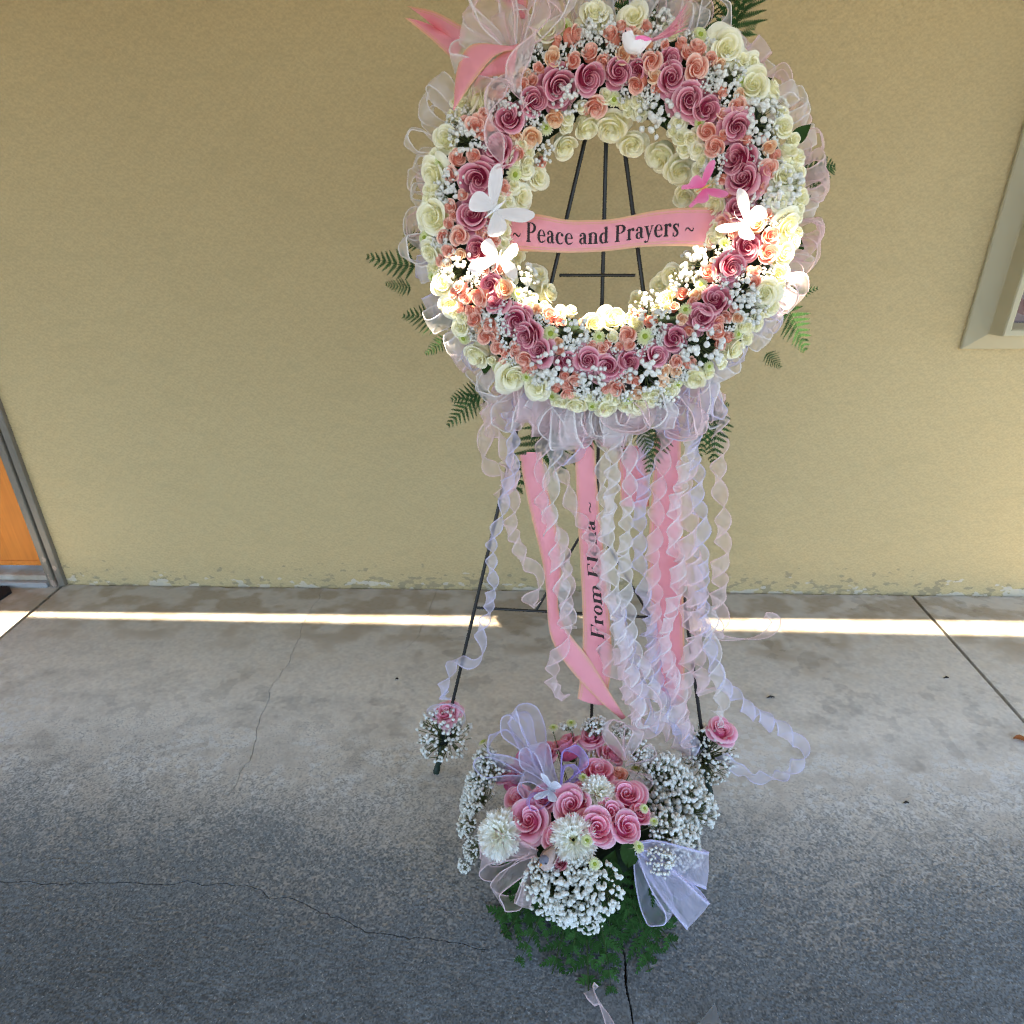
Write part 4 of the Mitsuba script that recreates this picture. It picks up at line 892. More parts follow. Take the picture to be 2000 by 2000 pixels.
def stem(x, y0, y1, foot=True, head=True, flag=False):
    g = [sbox(x, y0, x + S_, y1)]
    if foot:
        g.append(Polygon([(x - 0.07, y0), (x + S_ + 0.07, y0), (x + S_ + 0.07, y0 + H_), (x + S_, y0 + 0.09), (x, y0 + 0.09), (x - 0.07, y0 + H_)]))
    if head:
        g.append(Polygon([(x - 0.07, y1), (x + S_ + 0.07, y1), (x + S_ + 0.07, y1 - H_), (x + S_, y1 - 0.09), (x, y1 - 0.09), (x - 0.07, y1 - H_)]))
    if flag:
        g.append(Polygon([(x - 0.08, y1 - 0.07), (x + S_, y1 + 0.015), (x + S_, y1 - 0.12), (x, y1 - 0.12)]))
    return union_all(g)


def arch(x0, x1, y):
    o = union_all([ell((x0 + x1) / 2, y - 0.20, (x1 - x0) / 2, 0.22), sbox(x0, 0.2, x1, y - 0.20)])
    i = union_all([ell((x0 + x1) / 2 - 0.03, y - 0.21, (x1 - x0) / 2 - 0.10, 0.155), sbox(x0, 0.1, x1 - 0.17, y - 0.22)])
    return o.difference(i).intersection(sbox(x0 + 0.02, y - 0.25, x1, 1))


def glyph(c):
    X = 0.66
    if c == 'P':
        bowl = ell(0.36, 0.735, 0.34, 0.265).difference(ell(0.33, 0.735, 0.19, 0.215)).intersection(sbox(0.20, 0, 2, 2))
        return union_all([stem(0.10, 0, 1, head=False), bowl, sbox(0.03, 1 - H_, 0.36, 1), sbox(0.2, 0.47, 0.36, 0.47 + H_)]), 0.76
    if c == 'F':
        return union_all([stem(0.10, 0, 1, head=False), sbox(0.03, 1 - H_, 0.70, 1), Polygon([(0.70, 1), (0.70, 0.76), (0.665, 0.76), (0.60, 0.95), (0.5, 0.96)]),
                          sbox(0.2, 0.49, 0.50, 0.54), Polygon([(0.50, 0.66), (0.53, 0.66), (0.53, 0.37), (0.50, 0.37), (0.42, 0.515)])]), 0.76
    if c == 'E':
        return union_all([glyph('F')[0], sbox(0.03, 0, 0.70, H_), Polygon([(0.72, 0.26), (0.685, 0.26), (0.60, 0.05), (0.5, 0), (0.70, 0)])]), 0.80
    if c == 'e':
        g = ell(0.29, 0.33, 0.27, 0.345).difference(ell(0.31, 0.35, 0.125, 0.295))
        g = g.difference(Polygon([(0.29, 0.33), (0.7, 0.33), (0.7, 0.14), (0.55, 0.14), (0.42, 0.06), (0.36, 0.2)]))
        return union_all([g, sbox(0.12, 0.345, 0.55, 0.345 + H_), swash([(0.36, 0.02), (0.45, 0.055), (0.55, 0.15)], [0.07, 0.05, 0.03])]), 0.60
    if c == 'c':
        g = ell(0.29, 0.33, 0.27, 0.345).difference(ell(0.33, 0.34, 0.145, 0.29)).difference(Polygon([(0.3, 0.34), (0.8, 0.6), (0.8, 0.1), (0.42, 0.06)]))
        return union_all([g, Point(0.45, 0.53).buffer(0.085), swash([(0.36, 0.02), (0.45, 0.06), (0.54, 0.16)], [0.07, 0.05, 0.03])]), 0.58
    if c == 'a':
        bowl = ell(0.24, 0.19, 0.20, 0.20).difference(ell(0.27, 0.19, 0.085, 0.14)).intersection(sbox(0, 0, 0.34, 1))
        return union_all([bowl, sbox(0.31, 0.06, 0.31 + S_, 0.5), swash([(0.11, 0.54), (0.20, 0.645), (0.33, 0.62), (0.395, 0.48)], [0.05, 0.06, 0.10, S_]), Point(0.125, 0.52).buffer(0.075),
                          swash([(0.22, 0.36), (0.32, 0.40), (0.36, 0.42)], [0.04, 0.04, 0.04]), swash([(0.42, 0.09), (0.46, 0.04), (0.56, 0.07)], [0.10, 0.07, 0.03])]), 0.58
    if c == 'n':
        return union_all([stem(0.08, 0, X, head=False, flag=True), arch(0.10, 0.60, X + 0.02), sbox(0.43, 0.03, 0.60, 0.46), stem(0.43, 0, 0.3, head=False)]), 0.70
    if c == 'm':
        return union_all([glyph('n')[0], arch(0.47, 0.98, X + 0.02), sbox(0.81, 0.03, 0.98, 0.46), stem(0.81, 0, 0.3, head=False)]), 1.07
    if c == 'r':
        return union_all([stem(0.08, 0, X, head=False, flag=True), swash([(0.22, 0.50), (0.30, 0.62), (0.40, 0.64)], [0.04, 0.06, 0.10]), Point(0.41, 0.575).buffer(0.085)]), 0.52
    if c == 'd':
        return union_all([ell(0.28, 0.32, 0.26, 0.335).difference(ell(0.32, 0.32, 0.125, 0.27)).intersection(sbox(0, -1, 0.40, 1)), sbox(0.38, 0.02, 0.38 + S_, 1), Polygon([(0.29, 0.93), (0.55, 1.01), (0.55, 0.88), (0.38, 0.88)]),
                          Polygon([(0.45, 0), (0.63, 0.04), (0.63, 0.08), (0.45, 0.12)])]), 0.68
    if c == 'l':
        return stem(0.08, 0, 0.99, head=False, flag=True), 0.34
    if c == 'o':
        return ell(0.29, 0.33, 0.27, 0.345).difference(ell(0.29, 0.33, 0.115, 0.29)), 0.60
    if c == 'y':
        return union_all([Polygon([(0.04, X - 0.03), (0.20, X - 0.03), (0.36, 0.10), (0.28, -0.06)]), Polygon([(0.46, X - 0.03), (0.52, X - 0.03), (0.30, -0.06), (0.25, -0.02)]),
                          sbox(-0.01, X - H_, 0.28, X), sbox(0.38, X - H_, 0.58, X), swash([(0.29, -0.02), (0.22, -0.20), (0.10, -0.22)], [0.05, 0.05, 0.08]), Point(0.085, -0.20).buffer(0.07)]), 0.58
    if c == 's':
        return union_all([swash([(0.38, 0.56), (0.24, 0.63), (0.11, 0.53), (0.23, 0.36), (0.36, 0.20), (0.26, 0.03), (0.10, 0.09)], [0.04, 0.08, 0.13, 0.16, 0.13, 0.08, 0.04]),
                          Polygon([(0.39, 0.66), (0.42, 0.66), (0.42, 0.45), (0.395, 0.45), (0.34, 0.56)]), Polygon([(0.05, 0.0), (0.08, 0.0), (0.13, 0.09), (0.075, 0.23), (0.05, 0.23)])]), 0.48
    if c == '~':
        return swash([(0.05, 0.30), (0.16, 0.43), (0.30, 0.36), (0.44, 0.28), (0.56, 0.42)], [0.05, 0.07, 0.08, 0.07, 0.05]), 0.62
    return None, 0.30


def lettering(text, gapw=0.02):
    """The text as one polygon set, capitals 1 unit tall, and its length."""
    x, out = 0.0, []
    for c in text:
        g, w = glyph(c)
        if g is not None:
            out.append(affinity.translate(g, x, 0))
        x += w + gapw
    return union_all(out), x


def print_on(text, place, max_edge=0.12):
    """Prints text on a surface: place maps (n, 2) coordinates along and across the text (0..1 along) to points."""
    shape, length = lettering(text)
    vs, fs, n = [], [], 0
    for g in getattr(shape, 'geoms', [shape]):
        v, f = trimesh.creation.triangulate_polygon(g.simplify(0.004), engine='earcut')
        v3, f = trimesh.remesh.subdivide_to_size(np.c_[v, np.zeros(len(v))], f, max_edge, 12)
        vs.append(v3[:, :2])
        fs.append(f + n)
        n += len(v3)
    v = np.vstack(vs)
    return place(np.c_[v[:, 0] / length, v[:, 1]]), np.vstack(fs)


# ------------------------------------------------------------------ printed and plain satin sashes
def edges_strip(left, right, n=60, cols=7, wave=0.0, normal=None, seed=0):
    a, _ = spline(left, n)
    b, _ = spline(right, n)
    u_ = np.linspace(0, 1, cols)
    v = a[:, None] * (1 - u_)[None, :, None] + b[:, None] * u_[None, :, None]
    s = np.linspace(0, 1, n)
    if normal is not None:
        r = np.random.default_rng(seed)
        h = wave * (np.sin(s * 9 + r.uniform(0, 6))[:, None] * 0.6 + 0.6 * np.sin(s[:, None] * 5 + u_[None, :] * 3 + r.uniform(0, 6)) - 0.9 * (2 * u_[None, :] - 1) ** 2)
        v = v + h[..., None] * np.asarray(normal)
    length = np.linalg.norm(np.diff((a + b) / 2, axis=0), axis=1).sum()
    uv = np.stack(np.broadcast_arrays(u_[None, :], s[:, None] * length / np.linalg.norm(a - b, axis=1).mean()), -1).reshape(-1, 2)
    return v, grid_faces(n, cols), uv


def satin(key, v, f, uv, label=None):
    M = Mesh()
    M.add(v.reshape(-1, 3), f, uv=uv)
    return put(key, M.ply('satin_mat', True, False, True), label=label)


def on_strip(v, lift):
    """A map from (along, across) in 0..1 to the surface of the strip v, lifted off it along lift."""
    n, m = v.shape[:2]

    def f(al, ac):
        x, y = np.clip(al, 0, 1) * (n - 1), np.clip(ac, 0, 1) * (m - 1)
        i_, j_ = np.minimum(x.astype(int), n - 2), np.minimum(y.astype(int), m - 2)
        p, q = (x - i_)[:, None], (y - j_)[:, None]
        return v[i_, j_] * (1 - p) * (1 - q) + v[i_ + 1, j_] * p * (1 - q) + v[i_, j_ + 1] * (1 - p) * q + v[i_ + 1, j_ + 1] * p * q + lift
    return f


banner = thing('sash_banner', 'pink satin sash lettered in black, stretched across the open centre of the wreath', 'banner')
depth = lambda u_: 0.085 - 0.020 * np.clip((abs(u_ - 0.0) - 0.14) / 0.09, 0, 1)  # noqa: E731
low = [at(a, b, depth(a)) for a, b in BANNER[1]]
top = [at(a, b, depth(a)) for a, b in BANNER[0]]
v, f, uv = edges_strip(low, top, 90, 9, 0.0022, N, 4)
satin(banner + '__ribbon', v, f, uv)
surf = on_strip(v, N * 0.0009)
put(banner + '__lettering', mikit.ply(print_on('~ Peace and Prayers ~', lambda q: surf(0.085 + 0.825 * q[:, 0], 0.25 + 0.52 * q[:, 1])), 'ink_mat'), label='black serif words Peace and Prayers')

hang = np.array([0, -0.98, 0.2])
mid = thing('lettered_sash', 'pink satin sash hanging under the wreath with black lettering running up it', 'sash', 'pink satin sashes hanging under the wreath')
v, f, uv = edges_strip(SASH_MID[0], SASH_MID[1], 90, 9, 0.006, hang, 2)
satin(mid + '__ribbon', v, f, uv)
surf2 = on_strip(v, hang * 0.0009)
put(mid + '__lettering', mikit.ply(print_on('~ From Elena ~', lambda q: surf2(0.80 - 0.56 * q[:, 0], 0.74 - 0.46 * q[:, 1])), 'ink_mat'), label='black serif lettering read from bottom to top')
for name, data, label in (('left', SASH_LEFT, 'pink satin sash that twists and sweeps across to the floor, left of the lettered sash'), ('right', SASH_RIGHT, 'plain pink satin sash hanging straight, right of the lettered sash'),
                          ('back', SASH_BACK, 'short piece of pink satin sash between the two long straight sashes')):
    s_ = thing('hanging_sash', label, 'sash', 'pink satin sashes hanging under the wreath')
    shift = {'left': -0.012, 'right': 0.0, 'back': 0.03}[name]
    v, f, uv = edges_strip(np.array(data[0]) + [0, shift, 0], np.array(data[1]) + [0, shift, 0], 80, 9, 0.005, hang, 5)
    satin(s_ + '__ribbon', v, f, uv)

bow = thing('satin_bow', 'pink satin and white organza bow at the upper left of the wreath', 'bow')
for (a, b), nm in ((BOW_FACE, 'outer_fold'), (BOW_INSIDE, 'inner_fold'), (BOW_TOP, 'top_fold')):
    v, f, uv = edges_strip([at(*q) for q in a], [at(*q) for q in b], 40, 9, 0.006, N, 3)
    satin(f'{bow}__{nm}', v, f, uv)
M = Mesh()
tail = np.array([at(a, b, 0.05 + 0.02 * math.sin(i * 1.7)) for i, (a, b) in enumerate(BOW_TAIL)])
va, fa, uva = edges_strip([tail[0], tail[1], tail[2]], [tail[6], (tail[6] + (tail[2] + tail[3]) / 2) / 2, (tail[2] + tail[3]) / 2], 24, 5, 0.004, N, 1)
vb, fb, uvb = edges_strip([tail[6], (tail[6] + (tail[2] + tail[3]) / 2) / 2, (tail[2] + tail[3]) / 2], [tail[5], tail[4], tail[3]], 24, 5, 0.004, N, 1)
uva, uvb = uva * [0.5, 1], uvb * [0.5, 1] + [0.5, 0]
M.add(va.reshape(-1, 3), fa, uv=uva).add(vb.reshape(-1, 3), fb, uv=uvb)
put(bow + '__tail', M.ply('satin_mat', True, False, True), label='swallow-tailed pink ribbon end')
for k, (a, b, c, d) in enumerate(BOW_LOOP):
    place_loop(bow + '__organza_loop', LOOPS[('white', 'pink')[k % 2]][k % 4], at(a, b, 0.085), at(c, d, 0.085 + 0.04 * (k % 3)), 0.7 + 0.3 * (k % 3), 0.85)
for k, pts in enumerate(BOW_TRAIL):
    put(bow + '__organza_tail', curl([at(*q) for q in pts], 0.004, 0.036, 0.16, 900 + k).ply('pink_organza', True, False, True))

# ------------------------------------------------------------------ ornaments pinned to the flowers
def wing(outline, bend, pal, seed, rib=0.0):
    """A butterfly wing: outline as (x, y) fan from the root, bent up along its span, with a thin rim."""
    c, _ = spline(np.array(outline + outline[:1], float), 36)
    M = Mesh()
    rows = []
    for q in np.linspace(0, 1, 7):
        p = c * q
        z = bend * (np.abs(p[:, 0])) ** 1.4 + rib * np.sin(np.arctan2(p[:, 1], p[:, 0]) * 26) * q
        rows.append(np.stack([p[:, 0], p[:, 1], z], -1))
    cols = [lerp(pal[0], pal[1], q ** 1.5) for q in np.linspace(0, 1, 7)]
    M.add(np.array(rows).reshape(-1, 3), grid_faces(7, 36), np.repeat(cols, 36, 0))
    return M


FORE = [(0.04, 0.02), (0.30, 0.42), (0.66, 0.78), (0.96, 0.86), (1.0, 0.66), (0.82, 0.34), (0.45, 0.06)]
HIND = [(0.04, -0.02), (0.45, 0.04), (0.74, -0.12), (0.72, -0.46), (0.50, -0.66), (0.26, -0.48), (0.08, -0.18)]
TAILED = [(0.04, -0.02), (0.45, 0.04), (0.72, -0.10), (0.70, -0.40), (0.56, -0.62), (0.60, -0.98), (0.50, -1.02), (0.42, -0.66), (0.22, -0.42), (0.08, -0.18)]


def butterfly(label, P, normal, spin, size, pal, body_c, fold, group=None, hind=HIND, rib=0.012, spots=None):
    key = thing('butterfly_ornament', label, 'butterfly', group)
    base = frame(P, normal, spin, size, x=U)
    for sgn in (1, -1):
        for nm, shape in (('fore_wing', FORE), ('hind_wing', hind)):
            o = [(x * sgn, y) for x, y in shape]
            w = wing(o, 0.16, pal, 3, rib)
            a = fold[0 if sgn > 0 else 1]
            R_ = trimesh.transformations.rotation_matrix(-sgn * a, [0, 1, 0])
            put(f'{key}__{nm}', w.ply('petal_mat'), base @ R_)
    M = Mesh()
    y = np.linspace(-0.42, 0.40, 14)
    M.tube(np.stack([0 * y, y, 0.02 + 0 * y], -1), 0.012 + 0.045 * np.exp(-((y - 0.12) / 0.16) ** 2) + 0.022 * np.exp(-((y + 0.2) / 0.18) ** 2), 8, body_c)
    for s in (-1, 1):
        M.tube([(0, 0.36, 0.03), (0.07 * s, 0.50, 0.05), (0.16 * s, 0.60, 0.08)], 0.007, 4, body_c)
    put(key + '__body', M.ply('colour_mat'), base)
    if spots:
        S = Mesh()
        r = np.random.default_rng(8)
        for q in range(spots):
            a = r.uniform(0, 6.28)
            x, yy = r.uniform(0.3, 0.75), r.uniform(-0.4, 0.6)
            S.shape(trimesh.creation.icosphere(1, 0.018), (0.35, 0.02, 0.12), trimesh.transformations.translation_matrix([x * r.choice([-1, 1]), yy * 0.8, 0.12 * x + 0.05]))
        put(key + '__spots', S.ply('colour_mat'), base)
    return key


WHITE_W = ((0.74, 0.73, 0.72), (0.82, 0.81, 0.80))
G = 'white feather butterflies on the wreath'
butterfly('white butterfly over the left end of the lettered banner', at(-0.222, 0.012, 0.118), unit(N + U * 0.1), math.radians(-52), 0.062, WHITE_W, (0.82, 0.82, 0.80), (0.15, 0.25), G)
butterfly('sunlit white butterfly just below the left end of the lettered banner', at(-0.215, -0.082, 0.120), unit(N + V * 0.5), math.radians(170), 0.054, WHITE_W, (0.82, 0.82, 0.80), (0.35, 0.3), G)
butterfly('brightly sunlit white butterfly beside the right end of the lettered banner', at(0.254, -0.016, 0.128), unit(N - U * 0.1 + V * 0.2), math.radians(62), 0.047, WHITE_W, (0.82, 0.82, 0.80), (0.4, 0.3), G)
butterfly('hot pink spotted butterfly on the white roses above the right end of the banner', at(0.176, 0.048, 0.105), N, math.radians(-62), 0.038, ((0.80, 0.13, 0.32), (0.82, 0.27, 0.46)), (0.74, 0.40, 0.10), (0.3, 0.3), None, TAILED, 0.0, 14)


def bird(label, M4, body_c, cap_c, wing_c, beak_c, tail):
    key = thing('bird_ornament', label, 'bird')
    t_ = hull_chain([(0, 0, 0, 0.62), (0.45, 0, -0.02, 0.56), (-0.5, 0, 0.18, 0.36), (-0.95, 0, 0.34, 0.14), (0.78, 0, 0.62, 0.42), (0.72, 0, 0.35, 0.44)], [(0, 1), (0, 2), (2, 3), (1, 5), (5, 4)], 0.09, 14)
    v_ = np.array(t_.vertices)
    c = np.tile(np.array(body_c, float), (len(v_), 1))
    capmask = (v_[:, 2] > 0.72 - 0.25 * (v_[:, 0] - 0.78)) & (v_[:, 0] > 0.35)
    c[capmask] = cap_c
    M = Mesh()
    M.add(v_, t_.faces, c)
    put(key + '__body', M.ply('colour_mat'), M4)
    for s in (-1, 1):
        W_ = Mesh()
        q = np.linspace(0, 1, 12)
        mid_ = np.stack([0.35 - 1.35 * q, s * (0.60 - 0.32 * q ** 2), 0.20 + 0.12 * q], -1)
        hw = 0.34 * np.sin(np.pi * (0.12 + 0.88 * q)) ** 0.7
        v2, f2, _ = strip(mid_, np.tile([0.1, 0.25 * s, 1.0], (12, 1)), hw, 5, 0.12)
        W_.add(v2, f2, wing_c)
        put(key + '__wing', W_.ply('colour_mat'), M4)
        E_ = Mesh()
        E_.shape(trimesh.creation.icosphere(2, 0.075), (0.01, 0.01, 0.012), trimesh.transformations.translation_matrix([1.02, s * 0.31, 0.72]))
        put(key + '__eye', E_.ply('gloss_mat'), M4)
    B_ = Mesh()
    B_.tube([(1.12, 0, 0.60), (1.28, 0, 0.57), (1.46, 0, 0.52)], [0.12, 0.075, 0.01], 8, beak_c)
    put(key + '__beak', B_.ply('gloss_mat'), M4)
    F_ = Mesh()
    r = np.random.default_rng(5)
    for k in range(90 if tail else 16):
        if tail:
            a, up_ = r.normal(0, 0.22), r.uniform(0.1, 1.5)
            L = r.uniform(1.6, 3.2)
            p0 = np.array([-0.7, 0, 0.30])
            d = np.array([-1, a, 0.18])
            pts = [p0 + d * L * q + [0, 0, up_ * (q * L / 2.4) ** 2.2] + r.normal(0, 0.02, 3) for q in np.linspace(0, 1, 7)]
            F_.tube(pts, np.array([0.02, 0.03, 0.034, 0.034, 0.03, 0.022, 0.008]), 3, lerp((0.86, 0.22, 0.42), (0.88, 0.60, 0.60), r.random()), caps=False)
        else:
            a = r.normal(0, 0.12)
            F_.tube([(-0.7, a * 0.5, 0.3), (-1.2, a, 0.45), (-1.75, a * 1.3, 0.55)], [0.05, 0.05, 0.02], 4, wing_c, caps=False)
    put(key + '__tail', F_.ply('petal_mat'), M4, label='wispy pink feather tail' if tail else None)
    return key


# local x = forward (beak), z = up
birdM = np.eye(4)
birdM[:3, :3] = np.stack([unit(-U + N * 0.25), np.cross(unit(V), unit(-U + N * 0.25)), V], -1) * 0.0245
birdM[:3, 3] = at(0.036, 0.283, 0.120)
bird('small white and pink toy bird with a feathery tail near the top of the wreath', birdM, (0.86, 0.84, 0.83), (0.80, 0.42, 0.40), (0.84, 0.20, 0.42), (0.10, 0.05, 0.04), True)
b2 = np.eye(4)
fw = unit([-0.45, -0.72, 0.05])
b2[:3, :3] = np.stack([fw, np.cross([0, 0, 1.0], fw), [0, 0, 1.0]], -1) * 0.0265
b2[:3, 3] = (0.026, -1.362, 0.212)
b2[:3, :3] = np.stack([fw, unit(np.cross([0, 0, 1.0], fw)), np.cross(fw, unit(np.cross([0, 0, 1.0], fw)))], -1) * 0.0265
bird('small brown toy bird with a grey cap and white cheeks among the basket roses', b2, (0.50, 0.38, 0.33), (0.16, 0.16, 0.20), (0.36, 0.26, 0.22), (0.60, 0.26, 0.05), False)

# ------------------------------------------------------------------ the arrangement on the ground
arr = thing('flower_arrangement', 'low round arrangement of pink roses, white carnations and ferns on the ground before the easel', 'flower arrangement')
BC = np.array([0.125, -1.235, 0.05])
BR = np.array([0.245, 0.205, 0.20])
prof_ = np.array([(0.0, 0.0), (0.105, 0.0), (0.118, 0.006), (0.135, 0.085), (0.139, 0.09), (0.135, 0.092), (0.13, 0.086), (0.0, 0.082)])
bowl = trimesh.creation.revolve(prof_, sections=48)
bowl.apply_translation([0.125, -1.235, 0.002])
put(arr + '__dish', mikit.ply(bowl, 'rubber_mat', smooth=30))
foam = trimesh.creation.icosphere(4, 1.0)
foam.vertices = foam.vertices * (BR * [0.62, 0.60, 0.62]) * (1 + 0.12 * (meshkit.noise(foam.vertices * 9)[:, None] - 0.5)) + BC + [0, 0, 0.03]
put(arr + '__foam', mikit.ply(foam, 'foam_mat', smooth=True))


def out_of(P, jitter):
    q = (np.asarray(P) - BC) / BR ** 2
    return unit(unit(q) + rng.normal(0, jitter, 3))


def set_flower(part, protos, x, y, z, s, jitter=0.18, sink=0.6, lift=0.0):
    P = np.array([x, y, z])
    n = unit(out_of(P, jitter) + [0, -0.35, 0.55])
    return put_bloom(f'{arr}__{part}', protos[rng.integers(len(protos))], frame(P - n * s * sink + n * lift, n, rng.uniform(0, 6.28), s))


CARN_L = (-0.083, -1.285, 0.185, 0.044)
for q in B_ROSE:
    set_flower('pink_rose', PROTO['hot'], *q[:3], q[3] * 1.10)
for q in B_PEACH:
    set_flower('peach_rose', PROTO['peach' if q[0] > 0.12 else 'lavender'], *q)
for q in [CARN_L] + B_CARN[1:]:
    set_flower('carnation', CARNATIONS, *q[:3], q[3] * 1.28, 0.12, 0.25)
stalk = Mesh()
for q in B_MUM:
    set_flower('button_flower', MUMS, *q[:3], q[3] * 1.05, 0.35, 0.0, 0.022)
    P = np.array(q[:3])
    stalk.tube([P + (BC + [0, 0, 0.02] - P) * 0.45, P + (BC - P) * 0.12 + [0, 0, 0.006], P + out_of(P, 0.0) * 0.02], 0.0013, 5, (0.12, 0.15, 0.07))
put(arr + '__stems', stalk.ply('colour_mat'))
BIG = [breath(70 + k, 1.0, 84 + 6 * k, 0.098, 0.9).ply('petal_mat') for k in range(4)]
for q in B_BREATH:
    P = np.array(q[:3])
    n = unit(out_of(P, 0.12) + [0, -0.45, 0.65])
    put(arr + '__babys_breath', BIG[rng.integers(4)] if q[3] > 0.020 else BREATH_PLY[rng.integers(5)], frame(P - n * q[3] * 0.25, n, rng.uniform(0, 6.28), q[3] * 1.25))
BASKET_FROND = [frond(0.10, 8, 30 + s, (0.034, 0.088, 0.024), droop=0.03 + 0.04 * s, width=0.31).ply('leaf_mat', False) for s in range(4)]
for k, (tx, ty, tz, l0) in enumerate(((0.098, -1.565, 0.006, 0.07), (0.255, -1.505, 0.006, 0.07), (-0.265, -1.255, 0.04, 0.05), (-0.25, -1.345, 0.025, 0.05), (0.455, -1.28, 0.04, 0.05), (0.42, -1.41, 0.025, 0.05), (-0.19, -1.42, 0.03, 0.07), (0.29, -1.49, 0.03, 0.08), (0.15, -1.52, 0.03, 0.08), (-0.10, -1.40, 0.09, 0.12), (0.31, -1.40, 0.09, 0.12), (0.22, -1.43, 0.09, 0.12),
                                      (-0.13, -1.44, 0.015, 0.06), (0.01, -1.52, 0.015, 0.07), (0.335, -1.455, 0.015, 0.06), (0.175, -1.49, 0.05, 0.09), (-0.05, -1.47, 0.05, 0.09), (0.245, -1.13, 0.30, 0.14), (0.07, -1.49, 0.075, 0.11))):
    tip = np.array([tx, ty, tz])
    d = unit(tip[:2] - BC[:2])
    base = np.array([BC[0] + d[0] * 0.09, BC[1] + d[1] * 0.08, l0 + 0.03])
    L = np.linalg.norm(tip - base)
    put(arr + '__fern_frond', BASKET_FROND[k % 2 if tz < 0.02 else k % 4], frame(base, unit(np.array([d[0] * 0.5, d[1] * 0.5, 1.0])), 0, L / 0.1, x=tip - base))
for k in range(16):   # greens tucked between the flowers
    a = k * 0.393 + 0.2
    tip = np.array([BC[0] + 0.215 * math.cos(a), BC[1] + 0.185 * math.sin(a), 0.10 + 0.03 * (k % 3)])
    base = np.array([BC[0] + 0.05 * math.cos(a), BC[1] + 0.05 * math.sin(a), 0.13])
    put(arr + '__fern_frond', BASKET_FROND[k % 4], frame(base, unit([0.6 * math.cos(a), 0.6 * math.sin(a) - 0.2, 1.0]), 0, np.linalg.norm(tip - base) / 0.1, x=tip - base))
for x, y, z in ((0.19, -1.385, 0.165), (0.155, -1.40, 0.16), (0.215, -1.37, 0.175), (0.18, -1.365, 0.195)):
    put(arr + '__leaf', LEAF, frame((x - 0.02, y + 0.02, z), unit([0.2, -0.8, 0.7]) , 0, 0.075, x=rng.normal(0, 1, 3)))
for k in range(40):
    a, e = rng.uniform(0, 6.283), rng.uniform(0.1, 1.2)
    q = np.array([math.cos(a) * math.cos(e), math.sin(a) * math.cos(e), math.sin(e)])
    P = BC + q * BR * 0.80
    n = out_of(P, 0.4)
    put(arr + '__leaf', LEAF, frame(P, n, 0, rng.uniform(0.05, 0.075), x=rng.normal(0, 1, 3)))
LOOPS['violet'] = [loop(1.0, 0.34, 0.50, 0.5, 77 + k).ply('violet_organza', True, False, True) for k in range(2)]


def basket_loop(colour, base, tip, spin, width=1.0):
    d = np.asarray(tip, float) - base
    L = np.linalg.norm(d)
    side = unit(np.cross(d, out_of(base, 0.0)))
    up_ = np.cross(side, unit(d))
    put(arr + '__ribbon_loop', LOOPS[colour][int(abs(tip[0]) * 1e4) % len(LOOPS[colour])], frame(np.asarray(base), up_ * math.cos(spin) + side * math.sin(spin), 0, (L, L * width, L * width), x=d))


for c, b_, t2, sp, w_ in (('lavender', (0.01, -1.13, 0.20), (-0.115, -1.05, 0.24), 0.9, 0.8), ('lavender', (0.01, -1.13, 0.21), (-0.070, -1.02, 0.285), 0.8, 0.8), ('lavender', (0.01, -1.12, 0.21), (-0.045, -1.0, 0.29), -0.7, 0.8),
                          ('lavender', (0.00, -1.14, 0.19), (-0.15, -1.09, 0.19), 0.6, 0.7), ('lavender', (0.045, -1.22, 0.245), (-0.02, -1.13, 0.29), 0.8, 0.95), ('lavender', (0.045, -1.22, 0.245), (-0.04, -1.20, 0.25), 0.5, 1.0),
                          ('violet', (0.05, -1.215, 0.245), (0.095, -1.13, 0.285), -0.8, 1.0), ('violet', (0.05, -1.22, 0.245), (0.085, -1.17, 0.275), -0.6, 1.0), ('violet', (0.045, -1.225, 0.24), (-0.02, -1.245, 0.235), 0.6, 0.9),
                          ('pink', (0.215, -1.10, 0.225), (0.185, -1.03, 0.285), 0.8, 0.9), ('pink', (0.215, -1.10, 0.225), (0.235, -1.04, 0.275), 0.7, 0.9), ('pink', (0.215, -1.11, 0.22), (0.290, -1.08, 0.23), -0.8, 0.8), ('pink', (0.22, -1.12, 0.215), (0.275, -1.15, 0.20), 0.5, 0.8),
                          ('pink', (0.0, -1.33, 0.185), (-0.125, -1.27, 0.13), 0.3, 0.75), ('pink', (0.0, -1.335, 0.18), (-0.075, -1.375, 0.085), 0.7, 0.75), ('pink', (0.0, -1.335, 0.18), (-0.03, -1.40, 0.11), -0.6, 0.7), ('pink', (-0.01, -1.32, 0.18), (-0.12, -1.31, 0.10), 0.8, 0.7),
                          ('lavender', (0.22, -1.32, 0.20), (0.372, -1.31, 0.125), 0.35, 0.85), ('lavender', (0.22, -1.325, 0.195), (0.345, -1.385, 0.085), 0.5, 0.8), ('lavender', (0.22, -1.325, 0.195), (0.27, -1.41, 0.095), -0.3, 0.85), ('lavender', (0.225, -1.31, 0.2), (0.33, -1.34, 0.10), -0.5, 0.7)):
    basket_loop(c, b_, t2, sp, w_)
butterfly('sheer silver butterfly on the lavender ribbon of the floor arrangement', np.array([0.030, -1.225, 0.262]), unit([-0.1, -0.75, 0.8]), math.radians(75), 0.034, ((0.40, 0.42, 0.48), (0.72, 0.74, 0.80)), (0.30, 0.31, 0.33), (0.5, 0.35), None, HIND, 0.02)

